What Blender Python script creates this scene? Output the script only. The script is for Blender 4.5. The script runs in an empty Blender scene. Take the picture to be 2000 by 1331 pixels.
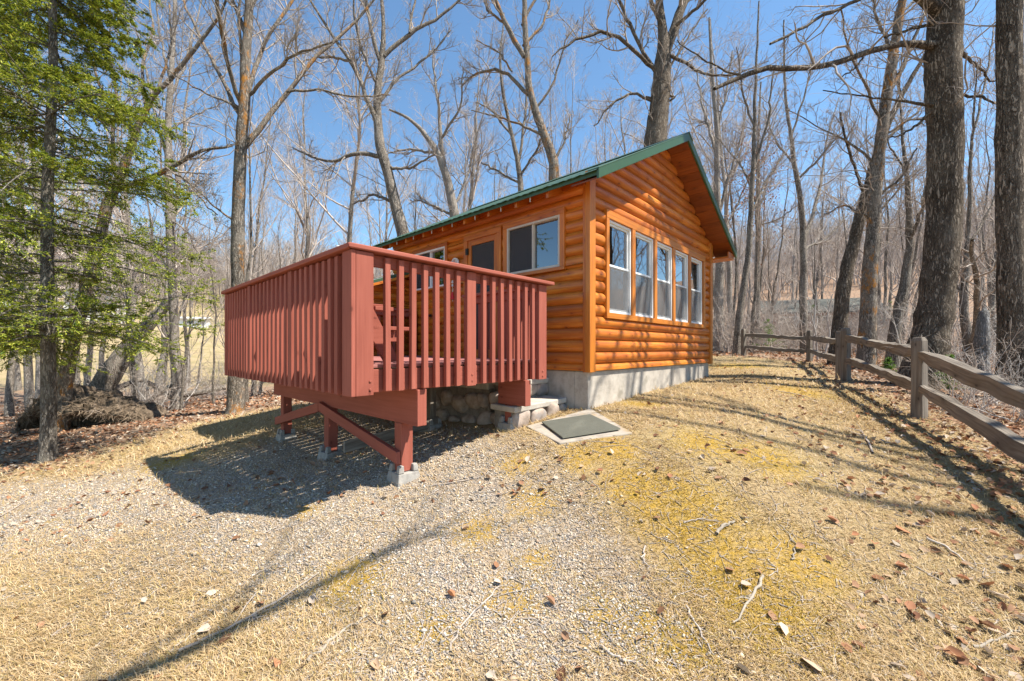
import bpy, bmesh, math, random
import numpy as np
from mathutils import Vector, Matrix
random.seed(7); RNG = np.random.default_rng(7)
scene = bpy.context.scene
COL = scene.collection
# ------------------------------------------------------------------ camera numbers
F, CX, HY, CZ = 800.0, 1000.0, 682.0, 1.5          # focal length and horizon of the photograph in its own pixels, eye height
TH = math.radians(43)
U = (math.sin(TH), math.cos(TH)); V = (-math.cos(TH), math.sin(TH))
ROT = math.radians(47)                               # local x runs along U, local y along V
DK = (-1.1625, 3.0); CB = (.925, 5.0)                # deck corner and cabin corner on the plan
SUN = np.array([.60, -.17, 1.0]); SUN /= np.linalg.norm(SUN)

# ------------------------------------------------------------------ terrain
CP = np.array([
 (0,0,-.08),(0,1.85,.02),(0,3.0,.27),(-.99,3.6,.36),(0,4.34,.60),(-2.08,4.73,.26),(-3.15,5.73,.26),(-1.03,5.19,.48),
 (.925,5.0,.74),(3.98,8.27,.94),(.34,4.43,.66),(1.12,3.95,.66),(2.6,5.4,.80),(4.97,5,.64),(6.2,7.7,.92),(8.5,11.7,1.13),(7.4,13.5,1.30),
 (3.74,2.3,.13),(2.5,2.0,0.0),(5,1,-.02),(-5.0,5.73,-.05),(-2.49,3.32,.16),(-1.70,3.165,.23),(-7.05,6.2,-.19),(-6.2,9.2,.085),
 (-2.7,2.16,-.18),(-4.07,3.25,-.2),(-6,4,-.3),(-9,8.5,-.27),(-8,11,-.05),(-10,14,-.35),(-14,20,-.8),(-20,30,-.5),(-35,50,1.0),(-45,70,5.2),(-28,40,.1),
 (-5,14,.2),(0,14,1.0),(2,25,1.2),(10,25,1.6),(20,25,1.55),(14,12,1.1),(12,6,.7),(20,8,.9),(10,0,.2),(3,9,.9),
 (0,90,9),(40,90,14),(80,60,12),(-80,100,16),(60,20,4),(30,12,1.5),(-60,40,4),(-60,0,-2),(0,-30,-2),(40,-30,0),(-40,-30,-3),
 (40,45,3.0),(15,50,3.5),(-15,60,3.0),
 (200,200,52),(-200,200,44),(0,250,48),(250,0,30),(-250,0,5),(0,-250,-5),(250,-250,5),(-250,-250,-5)], float)
def _phi(d): return np.sqrt(d*d + .8)
_A = _phi(np.linalg.norm(CP[:,None,:2]-CP[None,:,:2],axis=2)) 
_n = len(CP)
_M = np.zeros((_n+1,_n+1)); _M[:_n,:_n]=_A; _M[:_n,_n]=1; _M[_n,:_n]=1
_W = np.linalg.solve(_M, np.append(CP[:,2],0))
def gz(x, y):
    x=np.atleast_1d(np.asarray(x,float)); y=np.atleast_1d(np.asarray(y,float))
    out=np.empty(x.size); xf=x.ravel(); yf=y.ravel()
    for i in range(0,x.size,20000):
        d=np.sqrt((xf[i:i+20000,None]-CP[None,:,0])**2+(yf[i:i+20000,None]-CP[None,:,1])**2)
        out[i:i+20000]=_phi(d)@_W[:_n]+_W[_n]
    out += .018*np.sin(xf*2.3+yf*1.1)*np.sin(yf*2.9-xf*.7)+.03*np.sin(xf*.9-1)*np.sin(yf*.8+2)*np.clip(np.hypot(xf,yf)/8-.4,0,1)
    return out.reshape(x.shape)
def gz1(x,y): return float(gz(x,y)[0])
def hit(px,py,ymax=90.):
    """where the sight line through a pixel of the photograph meets the terrain"""
    ys=np.linspace(1.2,ymax,2500); xs=(px-CX)/F*ys; zs=CZ+(HY-py)/F*ys
    g=gz(xs,ys); k=np.argmax(zs<=g) if (zs<=g).any() else len(ys)-1
    return float(xs[k]),float(ys[k])
def P3(px,py,y): return np.array([(px-CX)/F*y, y, CZ+(HY-py)/F*y])
def loc(o,u,v): return (o[0]+u*U[0]+v*V[0], o[1]+u*U[1]+v*V[1])

# ------------------------------------------------------------------ objects
def tag(o,label=None,cat=None,group=None,kind=None):
    if label: o['label']=label
    if cat: o['category']=cat
    if group: o['group']=group
    if kind: o['kind']=kind
    return o
def thing(name,label,cat,l=(0,0,0),rz=0,group=None):
    o=bpy.data.objects.new(name,None); COL.objects.link(o); o.location=l; o.rotation_euler=(0,0,rz); o.empty_display_size=.2
    return tag(o,label,cat,group)
def link(name,me,parent=None):
    o=bpy.data.objects.new(name,me); COL.objects.link(o)
    if parent is not None: o.parent=parent
    return o
def np_mesh(name,verts,faces,mat=None,smooth=False,cols=None):
    """verts (N,3), faces (M,k) with one k"""
    verts=np.ascontiguousarray(verts,np.float32); faces=np.ascontiguousarray(faces,np.int32)
    me=bpy.data.meshes.new(name); n,k=faces.shape
    me.vertices.add(len(verts)); me.vertices.foreach_set('co',verts.ravel())
    me.loops.add(n*k); me.loops.foreach_set('vertex_index',faces.ravel())
    me.polygons.add(n); me.polygons.foreach_set('loop_start',np.arange(0,n*k,k,dtype=np.int32))
    if smooth: me.polygons.foreach_set('use_smooth',np.ones(n,bool))
    if cols is not None:
        a=me.attributes.new('tint','FLOAT_COLOR','POINT')
        c=np.ones((len(verts),4),np.float32); c[:,:3]=cols; a.data.foreach_set('color',c.ravel())
    me.update(calc_edges=True)
    if mat: me.materials.append(mat)
    return me
class MB:
    """collects boxes, prisms and strips into one mesh with grain UVs"""
    def __init__(s): s.v=[]; s.f=[]; s.uv=[]; s.sm=[]
    def face(s,idx,uv=None,sm=False):
        s.f.append(tuple(idx)); s.sm.append(sm)
        s.uv.append(uv if uv else [(s.v[i][0],s.v[i][2]) for i in idx])
    def hexa(s,c):
        """eight corners: 0-3 bottom ring, 4-7 top ring"""
        b=len(s.v); c=[Vector(p) for p in c]; s.v+= [tuple(p) for p in c]
        ex=[c[1]-c[0],c[3]-c[0],c[4]-c[0]]; k=max(range(3),key=lambda i:ex[i].length); L=ex[k].normalized()
        off=random.random()*50; 
        for q in ((0,3,2,1),(4,5,6,7),(0,1,5,4),(1,2,6,5),(2,3,7,6),(3,0,4,7)):
            n=(c[q[1]]-c[q[0]]).cross(c[q[3]]-c[q[0]]); w=n.cross(L)
            w=w.normalized() if w.length>1e-6 else (c[q[1]]-c[q[0]]).normalized()
            s.f.append(tuple(b+i for i in q)); s.sm.append(False)
            s.uv.append([((c[i]-c[0]).dot(L)+off,(c[i]-c[0]).dot(w)+off*.37) for i in q])
        return s
    def box(s,x0,x1,y0,y1,z0,z1):
        if x0>x1: x0,x1=x1,x0
        if y0>y1: y0,y1=y1,y0
        return s.hexa([(x0,y0,z0),(x1,y0,z0),(x1,y1,z0),(x0,y1,z0),(x0,y0,z1),(x1,y0,z1),(x1,y1,z1),(x0,y1,z1)])
    def bar(s,a,b,w,h,up=(0,0,1)):
        """board from a to b, w wide across, h tall"""
        a=Vector(a); b=Vector(b); d=(b-a).normalized(); u=Vector(up); x=d.cross(u).normalized(); y=x.cross(d).normalized()
        x*=w/2; y*=h/2
        return s.hexa([a-x-y,b-x-y,b+x-y,a+x-y,a-x+y,b-x+y,b+x+y,a+x+y])
    def prism(s,pts,d):
        """closed outline pts (3-D, planar) pushed along d"""
        b=len(s.v); n=len(pts); d=Vector(d)
        s.v+=[tuple(p) for p in pts]+[tuple(Vector(p)+d) for p in pts]
        s.face(range(b,b+n)); s.face(range(b+2*n-1,b+n-1,-1))
        for i in range(n): j=(i+1)%n; s.face((b+i,b+n+i,b+n+j,b+j))
        return s
    def build(s,name,mat,parent=None,bevel=0,dz=None,fix=True):
        if dz is None: dz = parent_dz(parent)
        me=bpy.data.meshes.new(name); me.from_pydata([(x,y,z-dz) for x,y,z in s.v],[],s.f)
        ul=me.uv_layers.new(name='UVMap'); ul.data.foreach_set('uv',[c for fuv in s.uv for p in fuv for c in p])
        me.polygons.foreach_set('use_smooth',s.sm)
        if fix:
            bm=bmesh.new(); bm.from_mesh(me); bmesh.ops.recalc_face_normals(bm,faces=bm.faces); bm.to_mesh(me); bm.free()
        me.materials.append(mat); o=link(name,me,parent)
        if bevel:
            m=o.modifiers.new('bevel','BEVEL'); m.width=bevel; m.segments=2; m.limit_method='ANGLE'
        return o
def parent_dz(p):
    d=0
    while p is not None: d+=p.location.z; p=p.parent
    return d
def copy_tree(o,parent=None):
    c=o.copy(); COL.objects.link(c)
    if parent is not None: c.parent=parent
    for ch in list(o.children): copy_tree(ch,c)
    return c

# ------------------------------------------------------------------ materials
def mat(name):
    m=bpy.data.materials.new(name); m.use_nodes=True; nt=m.node_tree; nt.nodes.clear()
    out=nt.nodes.new('ShaderNodeOutputMaterial'); b=nt.nodes.new('ShaderNodeBsdfPrincipled'); nt.links.new(b.outputs[0],out.inputs[0])
    return m,nt,b
def N(nt,t,**kw):
    n=nt.nodes.new('ShaderNode'+t)
    for k,v in kw.items():
        if k in n.inputs: n.inputs[k].default_value=v
        else: setattr(n,k,v)
    return n
def ramp(nt,src,stops):
    r=nt.nodes.new('ShaderNodeValToRGB'); e=r.color_ramp.elements
    while len(e)<len(stops): e.new(.5)
    for el,(p,c) in zip(e,stops): el.position=p; el.color=(c[0],c[1],c[2],1) if not isinstance(c,(int,float)) else (c,c,c,1)
    nt.links.new(src,r.inputs[0]); return r.outputs[0]
def mix(nt,fac,a,b,mode='MIX'):
    m=nt.nodes.new('ShaderNodeMix'); m.data_type='RGBA'; m.blend_type=mode; m.clamp_factor=True
    for i,x in ((0,fac),(6,a),(7,b)):
        if hasattr(x,'links'): nt.links.new(x,m.inputs[i])
        elif i==0: m.inputs[0].default_value=x
        else: m.inputs[i].default_value=(x[0],x[1],x[2],1)
    return m.outputs[2]
def math_(nt,op,a,b=0.):
    m=nt.nodes.new('ShaderNodeMath'); m.operation=op
    for i,x in ((0,a),(1,b)):
        if hasattr(x,'links'): nt.links.new(x,m.inputs[i])
        else: m.inputs[i].default_value=x
    return m.outputs[0]
def coord(nt,kind,scale=(1,1,1)):
    tc=nt.nodes.new('ShaderNodeTexCoord'); mp=nt.nodes.new('ShaderNodeMapping'); mp.inputs['Scale'].default_value=scale
    nt.links.new(tc.outputs[kind],mp.inputs[0]); return mp.outputs[0]
def noise(nt,vec,scale,detail=4,rough=.6,dist=0):
    n=N(nt,'TexNoise',Scale=scale,Detail=detail,Roughness=rough,Distortion=dist); nt.links.new(vec,n.inputs['Vector']); return n.outputs['Fac']
def bump(nt,b,h,strength=.4,distance=.01):
    n=N(nt,'Bump',Strength=strength,Distance=distance); nt.links.new(h,n.inputs['Height']); nt.links.new(n.outputs[0],b.inputs['Normal'])
def wood(name,dark,mid,light,rough=.45,knots=True,coat=0.,sx=1.6,sy=38,bmp=.15,patch=.5,spec=.5,kn=.45,vary=.0):
    m,nt,b=mat(name); uv=coord(nt,'UV',(sx,sy,1)); uv2=coord(nt,'UV',(1,1,1))
    g=noise(nt,uv,1.0,6,.65,.6); c=ramp(nt,g,[(.25,dark),(.5,mid),(.78,light)])
    big=noise(nt,coord(nt,'UV',(.9,2.2,1)),1.3,3,.5); c=mix(nt,math_(nt,'MULTIPLY',ramp(nt,big,[(.35,0),(.75,1)]),patch),c,dark)
    if knots:
        v=N(nt,'TexVoronoi',Scale=1.0,voronoi_dimensions='2D'); nt.links.new(coord(nt,'UV',(3.1,6.3,1)),v.inputs['Vector'])
        sr=nt.nodes.new('ShaderNodeSeparateColor'); nt.links.new(v.outputs['Color'],sr.inputs[0])
        k=math_(nt,'MULTIPLY',ramp(nt,v.outputs['Distance'],[(.035,1),(.085,0)]),ramp(nt,sr.outputs[0],[(kn,0),(kn+.03,1)])); c=mix(nt,math_(nt,'MULTIPLY',k,.8),c,tuple(x*.2 for x in dark))
        k2=math_(nt,'MULTIPLY',ramp(nt,v.outputs['Distance'],[(.08,1),(.3,0)]),ramp(nt,sr.outputs[0],[(kn,0),(kn+.03,.45)])); c=mix(nt,k2,c,dark)
    pl=noise(nt,coord(nt,'UV',(.22,.9,1)),1.0,2,.5); c=mix(nt,ramp(nt,pl,[(.38,vary),(.62,0)]),c,tuple(x*.8 for x in dark))
    nt.links.new(c,b.inputs['Base Color']); b.inputs['Roughness'].default_value=rough; b.inputs['Coat Weight'].default_value=coat; b.inputs['Specular IOR Level'].default_value=spec; b.inputs['Coat Roughness'].default_value=.25
    bump(nt,b,g,bmp,.004); return m
def speck(name,cols,scale=8,rough=.85,bmp=.4,kind='Object',detail=8,dist=.01,sc3=(1,1,1),second=None):
    m,nt,b=mat(name); vec=coord(nt,kind,sc3); g=noise(nt,vec,scale,detail,.7)
    k=len(cols); c=ramp(nt,g,[(.28+.44*i/(k-1),cols[i]) for i in range(k)])
    if second:
        s=noise(nt,vec,second[0],4,.6); c=mix(nt,ramp(nt,s,[(second[2],0),(second[2]+.1,1)]),c,second[1])
    nt.links.new(c,b.inputs['Base Color']); b.inputs['Roughness'].default_value=rough; bump(nt,b,g,bmp,dist); return m
def plain(name,c,rough=.6,metal=0,**kw):
    m,nt,b=mat(name); g=noise(nt,coord(nt,'Object'),9,5,.6)
    nt.links.new(mix(nt,ramp(nt,g,[(.3,0),(.7,1)]),tuple(x*.86 for x in c),c),b.inputs['Base Color'])
    b.inputs['Roughness'].default_value=rough; b.inputs['Metallic'].default_value=metal
    for k,v in kw.items(): b.inputs[k].default_value=v
    return m
def tinted(name,rough=.9,trans=0.,spec=.2):
    m,nt,b=mat(name); a=N(nt,'Attribute',attribute_name='tint'); nt.links.new(a.outputs['Color'],b.inputs['Base Color'])
    b.inputs['Roughness'].default_value=rough; b.inputs['Specular IOR Level'].default_value=spec
    if trans:
        t=N(nt,'BsdfTranslucent'); nt.links.new(a.outputs['Color'],t.inputs['Color'])
        mx=N(nt,'MixShader'); mx.inputs[0].default_value=trans; out=[n for n in nt.nodes if n.type=='OUTPUT_MATERIAL'][0]
        nt.links.new(b.outputs[0],mx.inputs[1]); nt.links.new(t.outputs[0],mx.inputs[2]); nt.links.new(mx.outputs[0],out.inputs[0])
    return m
def bark(name,dark,mid,light,lichen=None,scale=1.,amount=.58,bmp=.9):
    m,nt,b=mat(name); o=coord(nt,'Object',(9*scale,9*scale,1.7*scale)); g=noise(nt,o,2.6,8,.72,.7)
    f2=noise(nt,coord(nt,'Object',(24*scale,24*scale,5*scale)),1.5,4,.6,.9); rid=ramp(nt,f2,[(.40,1),(.475,.2),(.525,.2),(.60,1)])
    h=math_(nt,'MULTIPLY',math_(nt,'ADD',g,.12),rid)
    c=ramp(nt,h,[(.10,dark),(.36,mid),(.68,light)])
    big=noise(nt,coord(nt,'Object'),2.2,5,.6); c=mix(nt,ramp(nt,big,[(.4,0),(.7,.55)]),c,light)
    if lichen:
        l=noise(nt,coord(nt,'Object',(1,1,.55)),4.5,7,.75); c=mix(nt,ramp(nt,l,[(amount,0),(amount+.1,.9)]),c,lichen)
    nt.links.new(c,b.inputs['Base Color']); b.inputs['Roughness'].default_value=.95; b.inputs['Specular IOR Level'].default_value=.15
    bump(nt,b,h,bmp,.03); return m
def glass(name,tint=(.75,.8,.82),boost=.10):
    m=bpy.data.materials.new(name); m.use_nodes=True; nt=m.node_tree; nt.nodes.clear(); out=nt.nodes.new('ShaderNodeOutputMaterial')
    t=N(nt,'BsdfTransparent',Color=(*tint,1)); g=N(nt,'BsdfGlossy',Roughness=.012,Color=(.95,.97,1,1)); fr=N(nt,'Fresnel',IOR=1.7)
    f=math_(nt,'ADD',math_(nt,'MULTIPLY',fr.outputs[0],1.7),boost); mx=N(nt,'MixShader'); nt.links.new(f,mx.inputs[0]); nt.links.new(t.outputs[0],mx.inputs[1]); nt.links.new(g.outputs[0],mx.inputs[2])
    nt.links.new(mx.outputs[0],out.inputs[0]); return m
def mesh_screen(name,c,alpha):
    m,nt,b=mat(name); b.inputs['Base Color'].default_value=(*c,1); b.inputs['Alpha'].default_value=alpha; b.inputs['Roughness'].default_value=.6; return m
M={}
M['log']=wood('varnished_log',(.31,.064,.007),(.68,.205,.015),(.86,.37,.045),.42,True,.10,patch=.85,vary=.45)
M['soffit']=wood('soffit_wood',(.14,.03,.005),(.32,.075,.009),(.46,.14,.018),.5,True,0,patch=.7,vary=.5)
M['trim']=wood('varnished_trim',(.34,.095,.010),(.52,.17,.017),(.62,.24,.03),.45,False,.08,patch=.25)
M['red']=wood('red_stain',(.25,.069,.046),(.335,.098,.066),(.41,.132,.092),.7,True,0,patch=.5,spec=.2,kn=.82,vary=.25)
M['redfloor']=wood('worn_red_boards',(.25,.085,.07),(.33,.12,.10),(.42,.2,.17),.7,False,0,patch=.4)
M['grey_wood']=wood('weathered_wood',(.075,.058,.044),(.205,.17,.132),(.37,.32,.26),.9,True,0,bmp=1.5,patch=.55,sy=30)
M['green']=plain('green_metal',(.04,.092,.042),.38,0)
M['roofgreen']=plain('green_roof_sheet',(.05,.10,.055),.4,.0)
M['white']=plain('white_vinyl',(.78,.78,.76),.4)
M['tan']=plain('cream_vinyl',(.55,.5,.42),.45)
M['concrete']=speck('concrete',[(.26,.23,.19),(.42,.375,.315),(.53,.48,.41)],5,.9,.3,second=(2.0,(.28,.25,.2),.62))
M['pier']=speck('pier_concrete',[(.17,.155,.14),(.29,.27,.24),(.40,.37,.33)],14,.95,.5)
M['pad']=speck('worn_concrete',[(.20,.17,.135),(.33,.285,.23),(.43,.38,.315)],6,.95,.4,second=(3.0,(.30,.22,.13),.55))
M['stone']=speck('field_stone',[(.17,.13,.1),(.36,.28,.22),(.5,.42,.36)],7,.85,.5,second=(3.,(.22,.2,.19),.56))
M['mortar']=speck('mortar',[(.10,.085,.07),(.2,.17,.14),(.28,.25,.21)],9,.95,.6)
M['rubber']=plain('black_rubber',(.155,.15,.115),.95)
M['glass']=glass('window_glass'); M['screen']=mesh_screen('insect_screen',(.20,.20,.20),.33); M['doorscreen']=mesh_screen('door_screen',(.05,.045,.045),.72)
M['curtain']=plain('white_curtain',(.8,.8,.78),.9); M['teal']=plain('teal_curtain',(.22,.55,.5),.9); M['room']=plain('room_wall',(.3,.22,.15),.9)
M['black']=plain('black_iron',(.015,.015,.015),.5)
M['redpaint']=plain('bright_red',(.6,.02,.03),.5)
M['bark_lichen']=bark('lichen_bark',(.06,.05,.04),(.23,.19,.15),(.40,.35,.29),(.50,.21,.03),1,.53)
M['bark_oak']=bark('oak_bark',(.055,.042,.03),(.195,.15,.108),(.345,.285,.22),(.30,.20,.07),.8,.68,1.4)
M['bark_grey']=bark('grey_bark',(.06,.05,.04),(.23,.19,.15),(.42,.37,.31),(.3,.22,.1),1,.7)
M['bark_pale']=bark('pale_bark',(.14,.115,.095),(.35,.30,.25),(.52,.465,.40),(.35,.25,.12),1.1,.68)
M['twig']=speck('twig_bark',[(.17,.14,.115),(.34,.285,.24),(.50,.44,.385)],3,.95,.2)
M['twig_far']=speck('far_twig_bark',[(.24,.195,.165),(.43,.36,.305),(.58,.50,.43)],2,.95,.0)
M['hemlock_bark']=bark('hemlock_bark',(.05,.042,.035),(.16,.135,.11),(.30,.27,.23),(.28,.26,.2),1.,.56)
M['needle']=tinted('needle_leaf',.6,.3,.3)
M['leaf']=tinted('dead_leaf',.85,.15); M['gravel']=tinted('gravel_stone',.9); M['straw']=tinted('dry_grass',.8,.25)
# ================================================================== the log cabin
cab=thing('log_cabin','small orange varnished log cabin with green metal gable roof','cabin',(CB[0],CB[1],.75),ROT)
GA=lambda a,d,z:(a,-d,z)            # the gable wall facing the drive
LA=lambda a,d,z:(-d,a,z)            # the long wall facing the deck
W_=4.48; RIDGE=2.28; EAVE=-.36; ZR=4.85; SL=.525; VF=-.36; VB=4.78
roofz=lambda u: ZR-SL*abs(u-RIDGE)
def log_wall(name,T,a0,a1,lo,hi,ztop,openings,parent,z0=1.23,first=.086,h=.15,m='log',bulge=.036):
    b=MB(); zb=[z0,z0+first]
    while zb[-1]<ztop: zb.append(zb[-1]+h)
    ns=8
    for c in range(len(zb)-1):
        off=random.random()*40; jit=random.uniform(-.003,.003)
        rows=[]
        for i in range(ns+1):
            s=i/ns; z=zb[c]+(zb[c+1]-zb[c])*s
            if c==0: s=.45+.55*s
            rows.append((z,-.010+jit+(bulge+.014)*max(0,1-abs(2*s-1)**2.6)))
        cache={}
        def vid(i,a):
            k=(i,round(a,4))
            if k not in cache: cache[k]=len(b.v); b.v.append(T(a,rows[i][1],rows[i][0]))
            return cache[k]
        for i in range(ns):
            zm=(rows[i][0]+rows[i+1][0])/2
            if zm>ztop: continue
            iv=[(max(a0,lo(zm)),min(a1,hi(zm)))]
            for (p,q,r,s2) in openings:
                if r<zm<s2:
                    nv=[]
                    for x,y in iv:
                        if q<=x or p>=y: nv.append((x,y))
                        else:
                            if p>x: nv.append((x,p))
                            if q<y: nv.append((q,y))
                    iv=nv
            for x,y in iv:
                if y-x<.01: continue
                b.face((vid(i,x),vid(i,y),vid(i+1,y),vid(i+1,x)),[(x+off,rows[i][0]+off),(y+off,rows[i][0]+off),(y+off,rows[i+1][0]+off),(x+off,rows[i+1][0]+off)],True)
    return b.build(name,M[m],parent)
GWIN=[(.745+.7265*i-.31,.745+.7265*i+.31,1.972,3.18) for i in range(5)]
W1=(.39,1.325,2.555,3.222); W2=(2.76,3.66,2.555,3.222); DOOR=(1.525,2.185,1.33,3.2)
log_wall('log_siding',GA,.0,W_,lambda z:RIDGE-(ZR-.1-z)/SL,lambda z:RIDGE+(ZR-.1-z)/SL,4.74,[(.40,4.01,1.93,3.22)],cab)
log_wall('log_siding',LA,.0,4.42,lambda z:-9,lambda z:9,3.62,[W1,W2,(1.5,2.21,1.2,3.2)],cab,bulge=.026)
b=MB()
b.face([len(b.v)+i for i in range(4)]) if False else None
b.prism([(W_,0,1.23),(W_,4.42,1.23),(W_,4.42,3.6),(W_,0,3.6)],(-.03,0,0)); b.build('side_wall',M['log'],cab)
b=MB(); b.prism([(0,4.42,1.23),(W_,4.42,1.23),(W_,4.42,3.57),(RIDGE,4.42,4.72),(0,4.42,3.57)],(0,-.03,0)); b.build('back_wall',M['log'],cab)
b=MB(); b.box(.05,W_-.05,.05,4.37,1.2,1.27); b.build('floor',M['room'],cab)
b=MB(); b.box(2.2,2.26,.6,4.3,1.28,3.4); b.box(2.3,4.4,2.5,2.56,1.28,3.4); b.build('inner_wall',M['room'],cab)
# corner boards, trim
b=MB(); b.box(-.042,.088,-.058,.012,1.215,3.66); b.build('corner_board',M['trim'],cab,.004)
b=MB(); b.box(-.042,.012,.013,.045,1.215,3.62); b.build('corner_board',M['log'],cab,.004)
b=MB(); b.box(W_-.08,W_+.05,-.058,.012,1.2,3.62); b.build('corner_board',M['trim'],cab,.004)
b=MB()
for p,q,r,s in GWIN[:1]: pass
b.box(.36,4.10,-.06,-.002,1.895,1.968); b.box(.36,4.10,-.058,-.002,3.184,3.29)
b.box(.36,.43,-.056,-.002,1.968,3.184); b.box(4.0,4.10,-.056,-.002,1.968,3.184)
for i in range(4): b.box(GWIN[i][1]+.004,GWIN[i+1][0]-.004,-.056,-.002,1.968,3.184)
b.build('window_trim',M['trim'],cab,.004)
def trim_frame(T,p,q,r,s,w,d,name='window_trim',m='log',bottom=True):
    b=MB()
    def bx(a0,a1,z0,z1,dd=d):
        c=[T(a0,.0,z0),T(a1,.0,z0),T(a1,dd,z0),T(a0,dd,z0)]; c+=[(x,y,z1) for x,y,_ in c]; b.hexa(c)
    bx(p-w,p,r,s); bx(q,q+w,r,s); bx(p-w,q+w,s,s+w,d+.003)
    if bottom: bx(p-w,q+w,r-w*.6,r,d+.003)
    return b.build(name,M[m],cab,.003)
trim_frame(LA,*W1,.075,.05); trim_frame(LA,*W2,.06,.05); trim_frame(LA,DOOR[0]-.0,DOOR[1],1.33,3.2,.085,.052,'door_trim','log',False)
def wbox(b,T,a0,a1,z0,z1,d0,d1):
    c=[T(a0,d0,z0),T(a1,d0,z0),T(a1,d1,z0),T(a0,d1,z0)]; c+=[(x,y,z1) for x,y,_ in c]; b.hexa(c)
def ring(b,T,a0,a1,z0,z1,w,d0,d1):
    wbox(b,T,a0,a0+w,z0,z1,d0,d1); wbox(b,T,a1-w,a1,z0,z1,d0,d1); wbox(b,T,a0+w,a1-w,z0,z0+w,d0,d1); wbox(b,T,a0+w,a1-w,z1-w,z1,d0,d1)
def drape(T,a0,a1,z0,z1,d,m,parent,waves=9,amp=.02):
    b=MB(); n=waves*8; ph=random.random()*6
    for i in range(n+1):
        a=a0+(a1-a0)*i/n; w=amp*math.sin(i/8*2*math.pi+ph+.6*math.sin(i*.21))
        b.v+= [T(a,d+w,z0),T(a,d+w*.6,z1)]
    for i in range(n): b.face((2*i,2*i+2,2*i+3,2*i+1),None,True)
    return b.build('curtain',M[m],parent,fix=False)
for i,(p,q,r,s) in enumerate(GWIN):
    mid=2.587; b=MB(); ring(b,GA,p,q,r,s,.028,-.05,.034); w=b.build('window',M['white'],cab,.002)
    b=MB(); ring(b,GA,p+.03,q-.03,mid-.002,s-.03,.026,-.03,.008); b.build('upper_sash',M['white'],w,.002)
    b=MB(); ring(b,GA,p+.03,q-.03,r+.03,mid+.022,.028,-.036,.016); b.build('lower_sash',M['white'],w,.002)
    b=MB(); wbox(b,GA,p+.055,q-.055,mid+.02,s-.055,-.014,-.010); b.build('pane',M['glass'],w)
    b=MB(); wbox(b,GA,p+.055,q-.055,r+.057,mid-.004,-.022,-.018); b.build('pane',M['glass'],w)
    b=MB(); wbox(b,GA,p+.034,q-.034,r+.034,mid-.006,.020,.022); b.build('insect_screen',M['screen'],w)
    if i==0:
        drape(GA,p+.02,p+.27,r,2.82,-.14,'teal',w,4); drape(GA,p+.29,q+.02,r,2.55,-.22,'curtain',w,4,.012)
    elif i in(1,2): drape(GA,p,q,r,2.55,-.14,'curtain',w,7,.012)
    elif i==3: drape(GA,p,p+.3,r,2.6,-.14,'curtain',w,4,.012)
    else: drape(GA,p,q,r,2.56,-.14,'curtain',w,6,.012)
for k,(p,q,r,s) in enumerate((W1,W2)):
    mid=.855 if k==0 else 3.19
    b=MB(); ring(b,LA,p,q,r,s,.03,-.05,.045); wbox(b,LA,mid-.014,mid+.014,r+.03,s-.03,-.03,.03); w=b.build('window',M['tan'] if k==0 else M['white'],cab,.002)
    b=MB(); wbox(b,LA,p+.03,mid-.014,r+.03,s-.03,-.014,-.010); b.build('pane',M['glass'],w)
    b=MB(); ring(b,LA,mid+.014,q-.03,r+.03,s-.03,.022,-.03,.0); b.build('sash',M['tan'],w,.002)
    b=MB(); wbox(b,LA,mid+.03,q-.045,r+.045,s-.045,-.020,-.016); b.build('pane',M['glass'],w)
    b=MB(); wbox(b,LA,mid+.016,q-.032,r+.032,s-.032,.012,.014); b.build('insect_screen',M['doorscreen'],w)
    if k==0: drape(LA,p+.0,mid-.08,r-.1,s,-.055,'curtain',w,6,.02)
# the screen door onto the stoop
p,q,r,s=DOOR; b=MB(); d0,d1=.0,.034
wbox(b,LA,p,p+.075,r,s,d0,d1); wbox(b,LA,q-.075,q,r,s,d0,d1)
for z0,z1 in ((r,r+.16),(2.2,2.29),(s-.085,s)): wbox(b,LA,p+.075,q-.075,z0,z1,d0,d1)
door=b.build('screen_door',M['log'],cab,.003)
b=MB(); wbox(b,LA,p+.07,q-.07,2.29,s-.08,.012,.014); b.build('door_screen',M['doorscreen'],door)
b=MB(); wbox(b,LA,p+.07,q-.07,r+.15,2.2,.012,.014); b.build('door_screen',M['doorscreen'],door)
b=MB(); wbox(b,LA,p+.045,p+.06,2.2,2.34,.034,.075); wbox(b,LA,p+.045,p+.06,2.22,2.235,.03,.07); b.build('door_handle',M['black'],door)
for z in (2.98,1.75):
    b=MB(); wbox(b,LA,q-.02,q+.03,z,z+.1,.034,.062); b.build('hinge',M['black'],door)
b=MB(); wbox(b,LA,p,q,r,s,-.1,-.06); b.build('inner_door',M['room'],cab)
# foundation with a rough top edge
b=MB(); b.box(.005,W_-.02,.0,.2,.2,1.222); b.box(.005,.2,.2,4.4,.2,1.2225); b.box(W_-.2,W_-.02,.2,4.4,-.0,1.222); b.build('foundation',M['concrete'],cab,.008)
b=MB()
b.box(2.58,2.589,-.0035,.002,.5,1.2); b.build('joint',M['mortar'],cab)
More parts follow.
